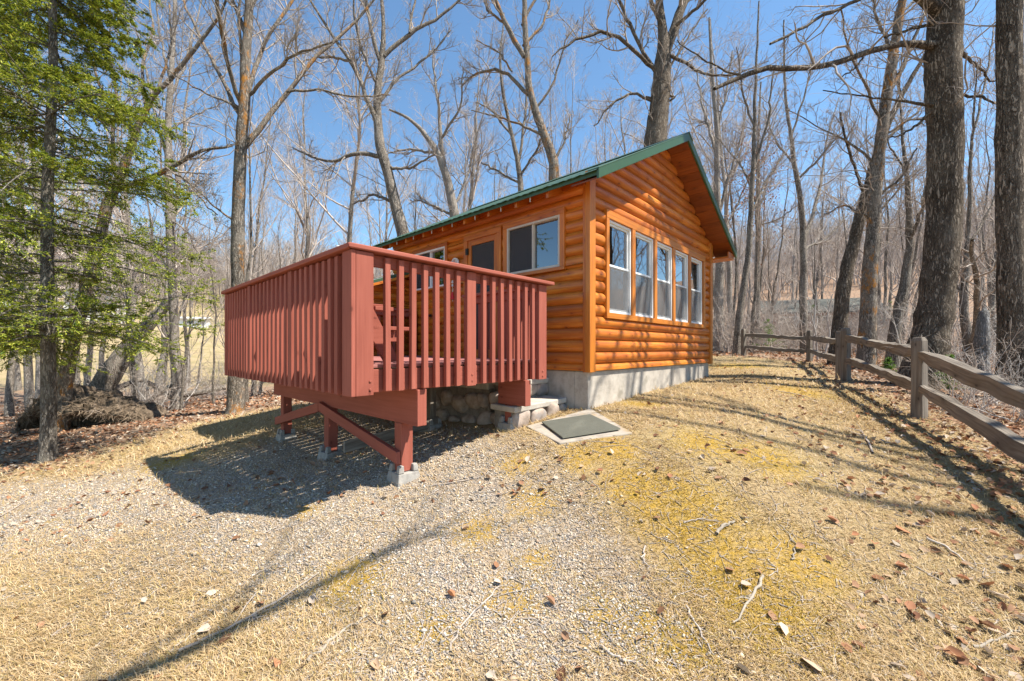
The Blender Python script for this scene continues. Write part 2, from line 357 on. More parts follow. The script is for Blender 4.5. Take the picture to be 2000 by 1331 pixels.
# roof
def roof_half(side):
    ue=EAVE if side<0 else 2*RIDGE-EAVE
    b=MB(); n=int((VB-VF)/.2286*4); vs=np.linspace(VF-.02,VB,n+1)
    for k,v in enumerate(vs):
        r=.015 if k%4==0 else (.004 if k%4 in(1,3) else .009)
        for u in (RIDGE,ue-.04*(-side)*-1 if False else ue+.045*side): b.v.append((u,v,roofz(u)+r))
    for k in range(n): b.face((2*k,2*k+2,2*k+3,2*k+1))
    return b.build('roof_sheet',M['roofgreen'],cab,fix=False)
roof_half(-1); roof_half(1)
b=MB()
for side in(-1,1):
    ue=EAVE if side<0 else 2*RIDGE-EAVE
    a=(RIDGE,VF+.02,ZR-.003); e=(ue,VF+.02,roofz(ue)-.003)
    b.prism([a,e,(e[0],e[1],e[2]-.025),(a[0],a[1],a[2]-.025)],(0,VB-VF-.03,0))
b.build('roof_deck',M['log'],cab)
# rake trim: folded green metal along both slopes
for side in(-1,1):
    ue=(EAVE-.03) if side<0 else 2*RIDGE-EAVE+.03
    b=MB(); b.prism([(RIDGE,VF-.03,ZR+.03),(ue,VF-.03,roofz(ue)+.03),(ue,VF-.03,roofz(ue)-.092),(RIDGE,VF-.03,ZR-.092)],(0,.03,0))
    b.prism([(RIDGE,VF-.034,ZR+.033),(ue,VF-.034,roofz(ue)+.033),(ue,VF-.034,roofz(ue)+.018),(RIDGE,VF-.034,ZR+.018)],(0,.15,0))
    b.build('rake_trim',M['green'],cab,.004)
b=MB(); b.prism([(RIDGE-.16,VF-.04,ZR-.05),(RIDGE,VF-.04,ZR+.048),(RIDGE+.16,VF-.04,ZR-.05),(RIDGE,VF-.04,ZR+.037)],(0,VB-VF+.06,0)); b.build('ridge_cap',M['green'],cab)
b=MB(); b.prism([(EAVE-.012,VF,roofz(EAVE)+.005),(EAVE-.012,VF,roofz(EAVE)-.055),(EAVE-.001,VF,roofz(EAVE)-.055),(EAVE-.001,VF,roofz(EAVE)+.005)],(0,VB-VF,0)); b.build('drip_edge',M['green'],cab)
# soffit planks under the rake, on both slopes
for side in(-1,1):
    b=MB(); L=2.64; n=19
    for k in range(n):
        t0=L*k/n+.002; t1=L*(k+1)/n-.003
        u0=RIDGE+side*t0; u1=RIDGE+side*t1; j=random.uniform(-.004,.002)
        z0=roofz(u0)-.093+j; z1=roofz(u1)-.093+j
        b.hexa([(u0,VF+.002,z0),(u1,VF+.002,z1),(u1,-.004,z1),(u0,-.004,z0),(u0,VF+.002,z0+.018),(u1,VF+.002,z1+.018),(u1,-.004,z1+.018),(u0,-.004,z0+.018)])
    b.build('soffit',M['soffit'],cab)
b=MB(); b.box(W_+.05,W_+.40,VF+.01,.3,3.30,3.33); b.box(W_+.055,W_+.41,VF+.012,VF+.03,3.332,3.42); b.build('eave_return',M['log'],cab)
# rafter tails and blocking below the front eave
for k in range(9):
    v=.35+k*.52; b=MB()
    b.hexa([(EAVE+.03,v,roofz(EAVE)-.115),(-.01,v,roofz(-.0)-.16),(-.01,v+.04,roofz(0)-.16),(EAVE+.03,v+.04,roofz(EAVE)-.115),(EAVE+.03,v,roofz(EAVE)-.035),(-.01,v,roofz(-.0)-.032),(-.01,v+.04,roofz(0)-.032),(EAVE+.03,v+.04,roofz(EAVE)-.035)])
    b.build('rafter_tail',M['log'],cab)
b=MB(); b.box(-.055,-.003,.0,4.4,3.5,3.6); b.build('frieze_board',M['log'],cab)
for k in range(8):
    v=.62+k*.52; b=MB(); b.box(EAVE+.008,EAVE+.016,v,v+.012,roofz(EAVE)-.11,roofz(EAVE)-.05); b.build('hook',M['tan'],cab)
# lean-to at the far end
add_z=lambda u: 2.945+.343*u
lt=log_wall('lean_to_wall',lambda a,d,z:(a,3.9-d,z),-1.9,0,lambda z:(z-2.945+.06)/.343,lambda z:9,2.9,[],cab)
b=MB(); b.box(-1.9,-1.87,3.91,5.4,1.2,2.25); b.build('lean_to_side',M['log'],cab)
b=MB(); b.prism([(0,3.72,2.96),(-2.2,3.72,add_z(-2.2)),(-2.2,3.72,add_z(-2.2)-.05),(0,3.72,2.90)],(0,1.8,0)); b.build('lean_to_roof',M['roofgreen'],cab,.004)
b=MB(); b.prism([(-.004,3.715,2.895),(-2.2,3.715,add_z(-2.2)-.055),(-2.2,3.715,add_z(-2.2)-.10),(-.004,3.715,2.85)],(0,.03,0)); b.build('lean_to_fascia',M['log'],cab)

# things on the long wall
def cabthing(name,label,cat,u,v,z): 
    x,y=loc(CB,u,v); return thing(name,label,cat,(x,y,z),ROT)
def disc(name,m,parent,c,r,T,d0,d1,n=24):
    b=MB(); pts=[T(c[0]+r*math.cos(2*math.pi*i/n),d0,c[1]+r*math.sin(2*math.pi*i/n)) for i in range(n)]
    e=Vector(T(0,d1,0))-Vector(T(0,d0,0)); b.prism(pts,e); return b.build(name,m,parent,.003,dz=0)
t=cabthing('wall_thermometer','round white dial thermometer on the log wall beside the screen door','thermometer',-.045,2.47,2.89)
LT=lambda a,d,z:(-d,a,z)
disc('case',M['white'],t,(0,0),.085,LT,0,.03); disc('dial',M['tan'],t,(0,0),.068,LT,.03,.034)
b=MB(); b.box(-.038,-.0345,-.004,.004,-.02,.055); b.build('needle_pointer',M['redpaint'],t,dz=0)
t=cabthing('hanging_charm','small red and white string charm hanging on the log wall','charm',-.05,2.54,2.33)
b=MB(); b.box(-.006,.0,-.003,.003,-.05,.36); b.build('string',M['white'],t,dz=0)
b=MB()
for k in range(3): b.hexa([(-.02,-.018,.19+k*.06),(.0,-.018,.19+k*.06),(.0,.018,.19+k*.06),(-.02,.018,.19+k*.06),(-.012,-.004,.235+k*.06),(-.008,-.004,.235+k*.06),(-.008,.004,.235+k*.06),(-.012,.004,.235+k*.06)])
b.build('beads',M['white'],t,.003,dz=0)
b=MB(); b.hexa([(-.03,-.04,-.02),(.0,-.04,-.02),(.0,.04,-.02),(-.03,.04,-.02),(-.02,-.015,.10),(-.005,-.015,.10),(-.005,.015,.10),(-.02,.015,.10)]); b.build('red_bell',M['redpaint'],t,.006,dz=0)
t=cabthing('coat_hook','black iron scroll hook screwed to the log wall','hook',-.045,3.17,2.06)
for s in(-1,1):
    b=MB(); pr=None
    for k in range(9):
        a=k/8*4.2; p=(-.01,s*(.012+.03*(1-math.cos(a))*.5),.05*math.sin(a)*.8)
        if pr: b.bar(pr,p,.012,.012,(1,0,0))
        pr=p
    b.build('scroll',M['black'],t,dz=0)

# ================================================================== deck
dk=thing('wooden_deck','red stained raised wooden deck with picket railings','deck',(DK[0],DK[1],.35),ROT)
ZD=1.38; FRU=2.27; LEN=3.52; BKU=2.84
def part(name,m='red',bev=.004,*bx):
    b=MB()
    for q in bx: b.box(*q)
    return b.build(name,M[m],dk,bev)
# floor: boards run along the front edge with open gaps
b=MB(); v=.02; k=0
while v<LEN-.05:
    u1=FRU-.02 if v<2.62 else BKU
    j=random.uniform(-.002,.002); b.box(.03+random.uniform(-.004,.004),u1+random.uniform(-.004,.004),v,v+.128+random.uniform(-.002,.002),ZD-.026+j,ZD+j); v+=.1495
b.build('decking',M['redfloor'],dk,.003)
part('rim_joist','red',.004,(.03,FRU-.01,.012,.05,1.166,1.343))
part('rim_joist','red',.004,(-.006,.03,.014,LEN,1.166,1.343))
part('rim_joist','red',.004,(FRU-.04,FRU-.002,.052,2.62,1.166,1.342))
part('rim_joist','red',.004,(.031,BKU,LEN-.04,LEN-.002,1.166,1.342))
for k in range(6):
    u=.42+k*.36
    b=MB(); b.box(u,u+.038,.052,LEN-.042,1.17,1.342); b.build('floor_joist',M['grey_wood'],dk)
# posts
part('corner_post','red',.004,(-.046,-.012,-.064,.083,1.155,2.215)); part('corner_post','red',.004,(-.0095,.128,-.062,-.031,1.155,2.213)); part('corner_post','red',.004,(.03,.13,.052,.14,1.37,2.21))
part('rail_post','red',.004,(1.068,1.176,-.034,.010,1.158,2.212)); part('rail_post','red',.004,(2.105,2.240,-.034,.010,1.162,2.212))
for v in(1.12,2.40): part('rail_post','red',.004,(-.046,-.008,v,v+.09,1.155,2.212))
part('rail_post','red',.004,(-.046,-.008,LEN-.09,LEN,1.155,2.212))
part('rail_post','red',.004,(BKU-.12,BKU-.02,LEN-.14,LEN-.042,1.38,2.16))
part('rail_post','red',.004,(FRU-.09,FRU-.002,1.24,1.33,1.38,2.19))
# carriage bolts
for (u,v,z) in ((.1,-.062,1.20),(.1,-.062,1.262),(1.13,-.032,1.205),(1.128,-.032,1.262),(2.17,-.034,1.20),(2.17,-.034,1.255)):
    b=MB(); n=10; r=.011
    b.prism([(u+r*math.cos(6.283*i/n),v,z+r*math.sin(6.283*i/n)) for i in range(n)],(0,-.007,0)); b.build('bolt_head',M['red'],dk,.003)
# rails below the cap and the caps
part('upper_rail','red',.004,(.142,FRU-.13,-.004,.034,2.128,2.216)); part('upper_rail','red',.004,(-.008,.028,.115,LEN-.05,2.128,2.214))
part('upper_rail','red',.004,(.13,BKU-.12,LEN-.05,LEN-.012,2.08,2.17)); part('upper_rail','red',.004,(FRU-.045,FRU-.008,.04,1.24,2.1,2.19))
b=MB(); b.hexa([(-.075,-.085,2.22),(2.325,-.085,2.22),(2.325,.07,2.22),(.07,.07,2.22),(-.075,-.085,2.258),(2.325,-.085,2.258),(2.325,.07,2.258),(.07,.07,2.258)]); b.build('rail_cap',M['red'],dk,.008)
b=MB(); b.hexa([(-.075,-.082,2.218),(.068,.071,2.218),(.068,LEN+.05,2.218),(-.075,LEN+.05,2.218),(-.075,-.082,2.257),(.068,.071,2.257),(.068,LEN+.05,2.257),(-.075,LEN+.05,2.257)]); b.build('rail_cap',M['red'],dk,.008)
part('rail_cap','red',.006,(FRU-.10,FRU+.035,.072,1.36,2.19,2.226)); part('rail_cap','red',.006,(.07,BKU-.01,LEN-.12,LEN+.02,2.17,2.206))
# balusters, each one its own square picket
def bal(u,v,z0,z1,du=.045,dv=.040):
    j=random.uniform(-.003,.003); k=random.uniform(-.004,.004)
    b=MB(); b.hexa([(u+j,v,z0+k),(u+du+j,v,z0+k),(u+du+j,v+dv,z0+k),(u+j,v+dv,z0+k),(u-j,v,z1),(u+du-j,v,z1),(u+du-j,v+dv,z1),(u-j,v+dv,z1)]); b.build('baluster',M['red'],dk,.003)
for k in range(7): bal(.235+k*.1165-.0,-.045,1.172,2.2)
for k in range(7): bal(1.255+k*.1205,-.045,1.172,2.2)
for i in range(8): bal(-.046,.165+i*.1185,1.158,2.2,.042,.052)
for i in range(9): bal(-.046,1.27+i*.125-.01,1.158,2.2,.042,.052)
for i in range(8): bal(-.046,2.55+i*.113,1.158,2.2,.042,.052)
for i in range(9): bal(FRU-.01,.13+i*.12,1.3,2.17,.038,.042)
for i in range(17): bal(.25+i*.145,LEN-.012,1.3,2.15,.042,.038)
# beams, posts below, braces
part('beam','red',.006,(.545,.637,-.012,3.55,.855,1.162)); part('beam','red',.006,(1.9,1.99,-.014,.40,.882,1.162))
pg=[]
def leg(u0,u1,v0,v1,z1,m='red'):
    x,y=loc(DK,(u0+u1)/2,(v0+v1)/2); g=gz1(x,y); part('support_post',m,.005,(u0,u1,v0,v1,g+.075,z1)); pg.append((x,y,g,m))
    return g
g1=leg(.545,.66,.23,.345,.853); g2=leg(.56,.67,1.76,1.875,.853); g3=leg(.56,.67,3.2,3.31,.853)
leg(1.9,1.99,.2,.29,.88); leg(1.66,1.75,1.36,1.45,1.165,'grey_wood')
def brace(v0,z0,v1,z1):
    b=MB(); d=Vector((0,v1-v0,z1-z0)).normalized(); b.bar((.52,v0,z0),(.52,v1,z1),.045,.095,(1,0,0)) if False else b.hexa([(.50,v0,z0-.05),(.50,v1,z1-.05),(.542,v1,z1-.05),(.542,v0,z0-.05),(.50,v0,z0+.055),(.50,v1,z1+.055),(.542,v1,z1+.055),(.542,v0,z0+.055)]); b.build('brace',M['red'],dk,.004)
brace(.24,g1+.20,1.89,.845); brace(3.36,g3+.24,1.90,.835)
# concrete pier blocks
lab=['concrete pier block under the front corner post of the deck','concrete pier block under the middle post, beside the diagonal braces','concrete pier block under the rear post at the left end of the deck','concrete pier block under the short red post beside the stone steps','concrete pier block under the bare grey post in the shade of the deck']
for (x,y,g,m),l in zip(pg,lab):
    t=thing('pier_block',l,'pier block',(x,y,g-.05),ROT+random.uniform(-.1,.1),'concrete pier blocks under the deck posts')
    b=MB(); a,c=.118,.098
    b.hexa([(-a,-a,0),(a,-a,0),(a,a,0),(-a,a,0),(-c,-c,.12),(c,-c,.12),(c,c,.12),(-c,c,.12)])
    e=.088; w=.044
    for sx in(-1,1):
        for sy in(-1,1):
            q=[(sx*w,sy*w),(sx*c,sy*w),(sx*c,sy*c),(sx*w,sy*c)]; q2=[(sx*w,sy*w),(sx*e,sy*w),(sx*e,sy*e),(sx*w,sy*e)]
            b.hexa([(X,Y,.121) for X,Y in q]+[(X,Y,.185) for X,Y in q2])
    b.build('block',M['pier'],t,.008,dz=0)
# bench along the left railing
x,y=loc(DK,.45,1.2); bn=thing('deck_bench','red wooden bench with slanted back on the deck','bench',(x,y,ZD),ROT)
def bb(name,*bx,hx=None):
    b=MB()
    for q in bx: b.box(*q)
    if hx: 
        for h in hx: b.hexa(h)
    return b.build(name,M['red'],bn,.004,dz=0)
O=(-.45,-1.2,0)
sh=lambda q:(q[0]+O[0],q[1]+O[0]) 
def B_(u0,u1,v0,v1,z0,z1): return (u0-.45,u1-.45,v0-1.2,v1-1.2,z0-ZD,z1-ZD)
bb('seat',B_(.50,.645,.46,1.98,1.672,1.706)); bb('seat',B_(.655,.81,.462,1.98,1.673,1.707)); bb('seat',B_(.345,.49,.46,1.98,1.672,1.705))
for v in(.5,1.86):
    bb('seat_support',B_(.25,.735,v,v+.038,1.568,1.67))
    def hx(p): 
        q=[(a-.45,v-1.2+.04,z-ZD) for a,z in p]; return q+[(a,y_+.036,z) for a,y_,z in q]
    b=MB(); q=[(a-.45,v-1.2-.04,z-ZD) for a,z in ((.52,1.385),(.668,1.385),(.40,1.87),(.27,1.87),(.27,1.80))]; b.prism(q,(0,.038,0)); b.build('leg',M['red'],bn,.003,dz=0)
    b=MB(); q=[(a-.45,v-1.2+.04,z-ZD) for a,z in ((.30,1.57),(.39,1.57),(.22,2.06),(.14,2.06))]; b.prism(q,(0,.036,0)); b.build('back_support',M['red'],bn,.003,dz=0)
for (u,z) in((.30,1.84),(.255,1.93)):
    b=MB(); q=[(u-.45,-.8,z-ZD),(u-.415,-.8,z-.015-ZD+.03),(u-.44,-.8,z+.10-ZD),(u-.475,-.8,z+.085-ZD)]; b.prism(q,(0,1.6,0)); b.build('back_slat',M['red'],bn,.003,dz=0)
bb('arm',B_(.42,.60,.45,.55,1.845,1.88),B_(.44,.62,.55,.62,1.89,1.91))
bb('apron',B_(.71,.735,.55,1.86,1.57,1.668))
# white pole behind the corner post
x,y=loc(DK,.10,.42); t=thing('white_pole','thin white plastic pole leaning beside the corner of the deck railing','pole',(x,y,ZD),ROT)
b=MB(); n=12; p0=[( .014*math.cos(6.283*i/n)+.02,.014*math.sin(6.283*i/n)+.03,0) for i in range(n)]; b.prism(p0,(-.03,0,.955)); b.build('tube',M['white'],t,dz=0)
b=MB(); p0=[( .018*math.cos(6.283*i/n)-.009,.018*math.sin(6.283*i/n)+.03,.95) for i in range(n)]; b.prism(p0,(-.001,0,.02)); b.build('end_cap',M['white'],t,.003,dz=0)
# loose plank in the shade
x,y=loc(DK,1.15,1.35); g=gz1(x,y); t=thing('loose_plank','loose weathered grey plank lying on the gravel under the deck','plank',(x,y,g),ROT)
b=MB(); b.hexa([(-.6,-.02,.0),(.62,-.02,.12),(.62,.02,.12),(-.6,.02,.0),(-.6,-.02,.12),(.62,-.02,.24),(.62,.02,.24),(-.6,.02,.12)]); b.build('plank',M['grey_wood'],t,.004,dz=0)

# ================================================================== stone stoop and steps
st=thing('stone_steps','fieldstone and concrete steps between the deck and the cabin','steps',(CB[0],CB[1],.6),ROT)
b=MB(); b.box(-.8,-.003,.9,2.52,.2,1.20); b.build('core',M['mortar'],st)
b=MB(); b.box(-.83,-.004,.9,2.55,1.0,1.155); b.box(-.6,-.005,.905,2.5,1.156,1.30); b.build('landing_slab',M['concrete'],st,.012)
b=MB(); b.box(-.98,-.006,.34,.62,.3,.82); b.box(-.72,-.007,.62,.9,.3,1.06); b.build('core',M['mortar'],st)
b=MB(); b.hexa([(-1.02,.27,.80),(-.03,.29,.82),(-.03,.66,.83),(-1.02,.66,.81),(-1.02,.27,.868),(-.03,.29,.885),(-.03,.66,.892),(-1.02,.66,.872)]); b.build('tread',M['concrete'],st,.012)
b=MB(); b.box(-.75,-.02,.58,.93,1.055,1.125); b.build('tread',M['concrete'],st,.012)
def boulder(c,r,name='boulder'):
    bm=bmesh.new(); bmesh.ops.create_icosphere(bm,subdivisions=3,radius=1)
    ph=[random.uniform(0,6) for _ in range(6)]; rq=[random.uniform(1.,2.2) for _ in range(6)]
    for v in bm.verts:
        p=v.co; k=1+.10*math.sin(rq[0]*2*p.x+ph[0])+.09*math.sin(rq[1]*2*p.y+ph[1]+p.z)+.08*math.sin(rq[2]*2*p.z+ph[2]+p.x*1.5)
        q=Vector([math.copysign(abs(t)**.8,t) for t in p])*k
        v.co=Vector((c[0]+q.x*r[0],c[1]+q.y*r[1],c[2]+q.z*r[2]-.6))
    me=bpy.data.meshes.new(name); bm.to_mesh(me); bm.free(); me.polygons.foreach_set('use_smooth',[True]*len(me.polygons)); me.materials.append(M['stone']); return link(name,me,st)
for u,z,ru,rz in((-.86,.70,.13,.12),(-.60,.70,.145,.125),(-.30,.725,.135,.115),(-.09,.74,.07,.09)): boulder((u,.33,z),(ru,.07,rz))
for u,z in((-.62,.97),(-.36,.985),(-.13,.98)): boulder((u,.62,z),(.12,.05,.085))
for v,z,r in((.75,.9,.11),(.95,.62,.13),(1.18,.84,.13),(1.25,.57,.12),(1.45,.78,.14),(1.52,.52,.11),(1.72,.83,.13),(1.8,.58,.14),(2.0,.76,.13),(2.08,.52,.12),(2.28,.82,.14),(2.35,.55,.13),(1.0,.86,.09),(2.5,.7,.1),(.72,.66,.12)):
    boulder((-.8,v,z),(.08,r,r*random.uniform(.75,.95)))
# concrete pad with a rubber mat
cs=[hit(*p)[:2] for p in((1092,869),(1234,849),(1168,812),(1062,831))]
cs[2]=loc(CB,.02,-.03) if False else cs[2]
zb=np.mean([gz1(*c) for c in cs]); cx_=np.mean([c[0] for c in cs]); cy_=np.mean([c[1] for c in cs])
far=[loc(CB,-.02,-.02),loc(CB,-.85,.25)]
t=thing('concrete_pad','square concrete pad in the grass at the foot of the steps','concrete pad',(cx_,cy_,zb-.02))
def slab(t,pts,d0,d1,name,m,bev):
    b=MB(); zz=[gz1(*p)+.0 for p in pts]; lo=[(p[0]-t.location.x,p[1]-t.location.y,z+d0-t.location.z) for p,z in zip(pts,zz)]; hi=[(a,b_,c+d1-d0) for a,b_,c in lo]
    b.hexa(lo+hi); return b.build(name,m,t,bev,dz=0)
pad=[hit(1092,870)[:2],hit(1236,850)[:2],loc(CB,.0,-.04),loc(CB,-.9,.22)]
slab(t,pad,-.15,.022,'slab',M['pad'],.012)
mt=[hit(1099,865)[:2],hit(1212,846)[:2],hit(1152,817)[:2],hit(1058,832)[:2]]
t2=thing('rubber_mat','black ribbed rubber mat lying on the concrete pad','mat',(np.mean([c[0] for c in mt]),np.mean([c[1] for c in mt]),zb+.02))
slab(t2,mt,.0235,.033,'mat_base',M['rubber'],.002)
b=MB(); A,B2,C2,D2=[Vector((p[0]-t2.location.x,p[1]-t2.location.y,gz1(*p)+.033-t2.location.z)) for p in mt]
n=30
for i in range(n):
    s=(i+.25)/n; e=(i+.7)/n
    q=[A.lerp(D2,s),B2.lerp(C2,s),B2.lerp(C2,e),A.lerp(D2,e)]; b.hexa(q+[p+Vector((0,0,.006)) for p in q])
b.build('ribs',M['rubber'],t2,dz=0)
# ================================================================== split rail fence
def rough_bar(b,a,e,w,h,n=18,j=.022,end=.65):
    a=Vector(a); e=Vector(e); d=(e-a).normalized(); x=d.cross(Vector((0,0,1))).normalized(); y=x.cross(d)
    base=len(b.v); ph=[random.uniform(0,6) for _ in range(4)]
    for i in range(n+1):
        t=i/n; p=a.lerp(e,t)+y*(.009*math.sin(t*5+ph[0])+random.uniform(-j,j)*.5)
        tp=min(1,end+min(t,1-t)*4)
        ww=w*tp*(1+.12*math.sin(t*9+ph[1])); hh=h*tp*(1+.14*math.sin(t*7+ph[2]))
        for sx,sy in ((-1,-.9),(1,-1),(.85,1),(-.9,.85)):
            b.v.append(tuple(p+x*(sx*ww/2+random.uniform(-j,j)*.4)+y*(sy*hh/2+random.uniform(-j,j)*.5)))
    L=(e-a).length; off=random.random()*30
    for i in range(n):
        for k in range(4):
            k2=(k+1)%4; q=(base+4*i+k,base+4*i+4+k,base+4*i+4+k2,base+4*i+k2)
            b.face(q,[(off+L*i/n,k*.13+off),(off+L*(i+1)/n,k*.13+off),(off+L*(i+1)/n,k*.13+.13+off),(off+L*i/n,k*.13+.13+off)])
    b.face(range(base,base+4)); b.face(range(base+4*n+3,base+4*n-1,-1))
fp=[(3.70,2.2),(4.97,5.0),(6.27,7.7),(8.5,11.7),(7.52,13.3)]
fn=thing('split_rail_fence','weathered grey split rail fence along the right edge of the yard','fence',(6.2,7.7,gz1(6.2,7.7)))
fo=fn.location
hts=[1.0,.985,.985,.90,.86]
def fpost(x,y,h,wx=.122,wy=.12,rz=.35):
    g=gz1(x,y); b=MB(); c,s=math.cos(rz),math.sin(rz)
    def R(a,bb,z): return (x+a*c-bb*s-fo.x,y+a*s+bb*c-fo.y,z-fo.z)
    hx=wx/2; hy=wy/2
    rings=[(g-.1,1.0),(g+.45,.98+random.uniform(0,.03)),(g+h-.05,.95),(g+h,.72)]
    base=len(b.v)
    for z,k in rings:
        for a,bb in((-hx,-hy),(hx,-hy),(hx,hy),(-hx,hy)): b.v.append(R(a*k+random.uniform(-.004,.004),bb*k+random.uniform(-.004,.004),z+random.uniform(-.008,.008)))
    for i in range(3):
        for k in range(4):
            k2=(k+1)%4; b.face((base+4*i+k,base+4*i+k2,base+4*i+4+k2,base+4*i+4+k),[(rings[i][0],k*.14),(rings[i][0],k*.14+.14),(rings[i+1][0],k*.14+.14),(rings[i+1][0],k*.14)])
    b.face(range(base+12,base+16)); return b.build('post',M['grey_wood'],fn,.008,dz=0)
for (x,y),h in zip(fp,hts): fpost(x,y,h)
fpost(6.53,8.18,.93,.10,.10,.6)
def frail(p,q,h0,h1,w=.07,hh=.13):
    g0=gz1(*p); g1=gz1(*q); b=MB(); d=(Vector(q)-Vector(p)).normalized()
    a=(p[0]+d.x*.0-fo.x,p[1]-fo.y,g0+h0-fo.z); e=(q[0]-fo.x,q[1]-fo.y,g1+h1-fo.z); rough_bar(b,a,e,w,hh); b.build('rail',M['grey_wood'],fn,0,dz=0)
frail(fp[0],fp[1],.72,.77,.075,.155); frail(fp[0],fp[1],.27,.37,.075,.15)
frail(fp[1],fp[2],.80,.80); frail(fp[1],fp[2],.38,.40)
frail((6.53,8.18),fp[3],.72,.70); frail((6.53,8.18),fp[3],.36,.33)
frail(fp[3],fp[4],.68,.66,.06,.11); frail(fp[3],fp[4],.30,.28,.06,.11)
# ================================================================== trees
def tubes(P,R,sides=3):
    """P (M,K,3) R (M,K) -> verts, quads"""
    Mn,K,_=P.shape
    T=np.empty_like(P); T[:,1:-1]=P[:,2:]-P[:,:-2]; T[:,0]=P[:,1]-P[:,0]; T[:,-1]=P[:,-1]-P[:,-2]
    T/=np.linalg.norm(T,axis=2,keepdims=True)+1e-9
    mean=P[:,-1]-P[:,0]; ref=np.where(np.abs(mean[:,2:3])>.7*np.linalg.norm(mean,axis=1,keepdims=True),np.array([[1.,0,0]]),np.array([[0,0,1.]]))[:,None,:]
    X=np.cross(T,np.broadcast_to(ref,T.shape)); X/=np.linalg.norm(X,axis=2,keepdims=True)+1e-9; Y=np.cross(T,X)
    a=np.arange(sides)*2*np.pi/sides
    v=P[:,:,None,:]+R[:,:,None,None]*(np.cos(a)[None,None,:,None]*X[:,:,None,:]+np.sin(a)[None,None,:,None]*Y[:,:,None,:])
    idx=np.arange(Mn*K*sides).reshape(Mn,K,sides); n=np.roll(idx,-1,axis=2)
    q=np.stack([idx[:,:-1],n[:,:-1],n[:,1:],idx[:,1:]],axis=-1).reshape(-1,4)
    return v.reshape(-1,3),q
class Acc:
    def __init__(s): s.v=[]; s.q=[]; s.n=0
    def add(s,P,R,sides=3):
        v,q=tubes(P,R,sides); s.v.append(v); s.q.append(q+s.n); s.n+=len(v)
    def mesh(s,name,m,off=(0,0,0),smooth=True): return np_mesh(name,np.concatenate(s.v)-np.array(off),np.concatenate(s.q),m,smooth)
def resample(pts,rad,K):
    pts=np.asarray(pts,float); rad=np.asarray(rad,float); d=np.r_[0,np.cumsum(np.linalg.norm(np.diff(pts,axis=0),axis=1))]
    # rounded by a Catmull-Rom pass
    t=np.linspace(0,d[-1],K); p=np.stack([np.interp(t,d,pts[:,i]) for i in range(3)],1); r=np.interp(t,d,rad)
    q=p.copy(); q[1:-1]=.25*p[:-2]+.5*p[1:-1]+.25*p[2:]; return q,r
def children(P,R,n,rng,ratio=.4,tmin=.25,spread=(.5,1.0),up=.12,wander=.16,K=6,rratio=.55,rmin=.003,lmax=9.,flat=0.,pull=None,lens=None,taper=.5):
    Mn,K0,_=P.shape; idx=np.repeat(np.arange(Mn),n); N_=len(idx)
    t=tmin+(1-tmin)*rng.random(N_); f=t*(K0-1); i=np.minimum(f.astype(int),K0-2); w=(f-i)[:,None]
    pos=P[idx,i]*(1-w)+P[idx,i+1]*w; tan=P[idx,i+1]-P[idx,i]; tan/=np.linalg.norm(tan,axis=1,keepdims=True)+1e-9
    r0=R[idx,i]*(1-w[:,0])+R[idx,i+1]*w[:,0]
    L=np.linalg.norm(np.diff(P,axis=1),axis=2).sum(1)[idx] if lens is None else lens[idx]
    rp=rng.normal(size=(N_,3)); rp[:,2]*=(1-flat); perp=rp-(rp*tan).sum(1,keepdims=True)*tan; perp/=np.linalg.norm(perp,axis=1,keepdims=True)+1e-9
    a=rng.uniform(*spread,N_)[:,None]; d=tan*np.cos(a)+perp*np.sin(a)
    ln=np.minimum(L*ratio*(1-taper*t)*rng.uniform(.55,1.25,N_),lmax)
    C=np.empty((N_,K,3)); C[:,0]=pos; st=(ln/(K-1))[:,None]
    for k in range(1,K):
        d=d+rng.normal(size=(N_,3))*wander; d[:,2]+=up
        if pull is not None: d+=pull
        d/=np.linalg.norm(d,axis=1,keepdims=True)+1e-9; C[:,k]=C[:,k-1]+d*st
    rr=np.maximum(r0*rratio,rmin)[:,None]*np.linspace(1,.38,K)[None,:]; rr=np.maximum(rr,rmin*.55)
    return C,rr
def base_z(x,y): return gz1(x,y)
def emit(name,label,cat,l,trunk,crown,tm,cm,group=None,rz=0):
    t=thing(name,label,cat,l,rz,group)
    o=link('trunk',trunk.mesh('trunk',tm,l),t); c=link('crown',crown.mesh('crown',cm,l),t) if crown.n else None
    return t
def flare(P,R,k=1.5,h=.5):
    z=P[:,2]-P[0,2]; return R*(1+(k-1)*np.exp(-np.clip(z,0,9)/h*1.6))
def knobs(P,R,rng,amp=.05):
    return R*(1+amp*rng.normal(size=R.shape))
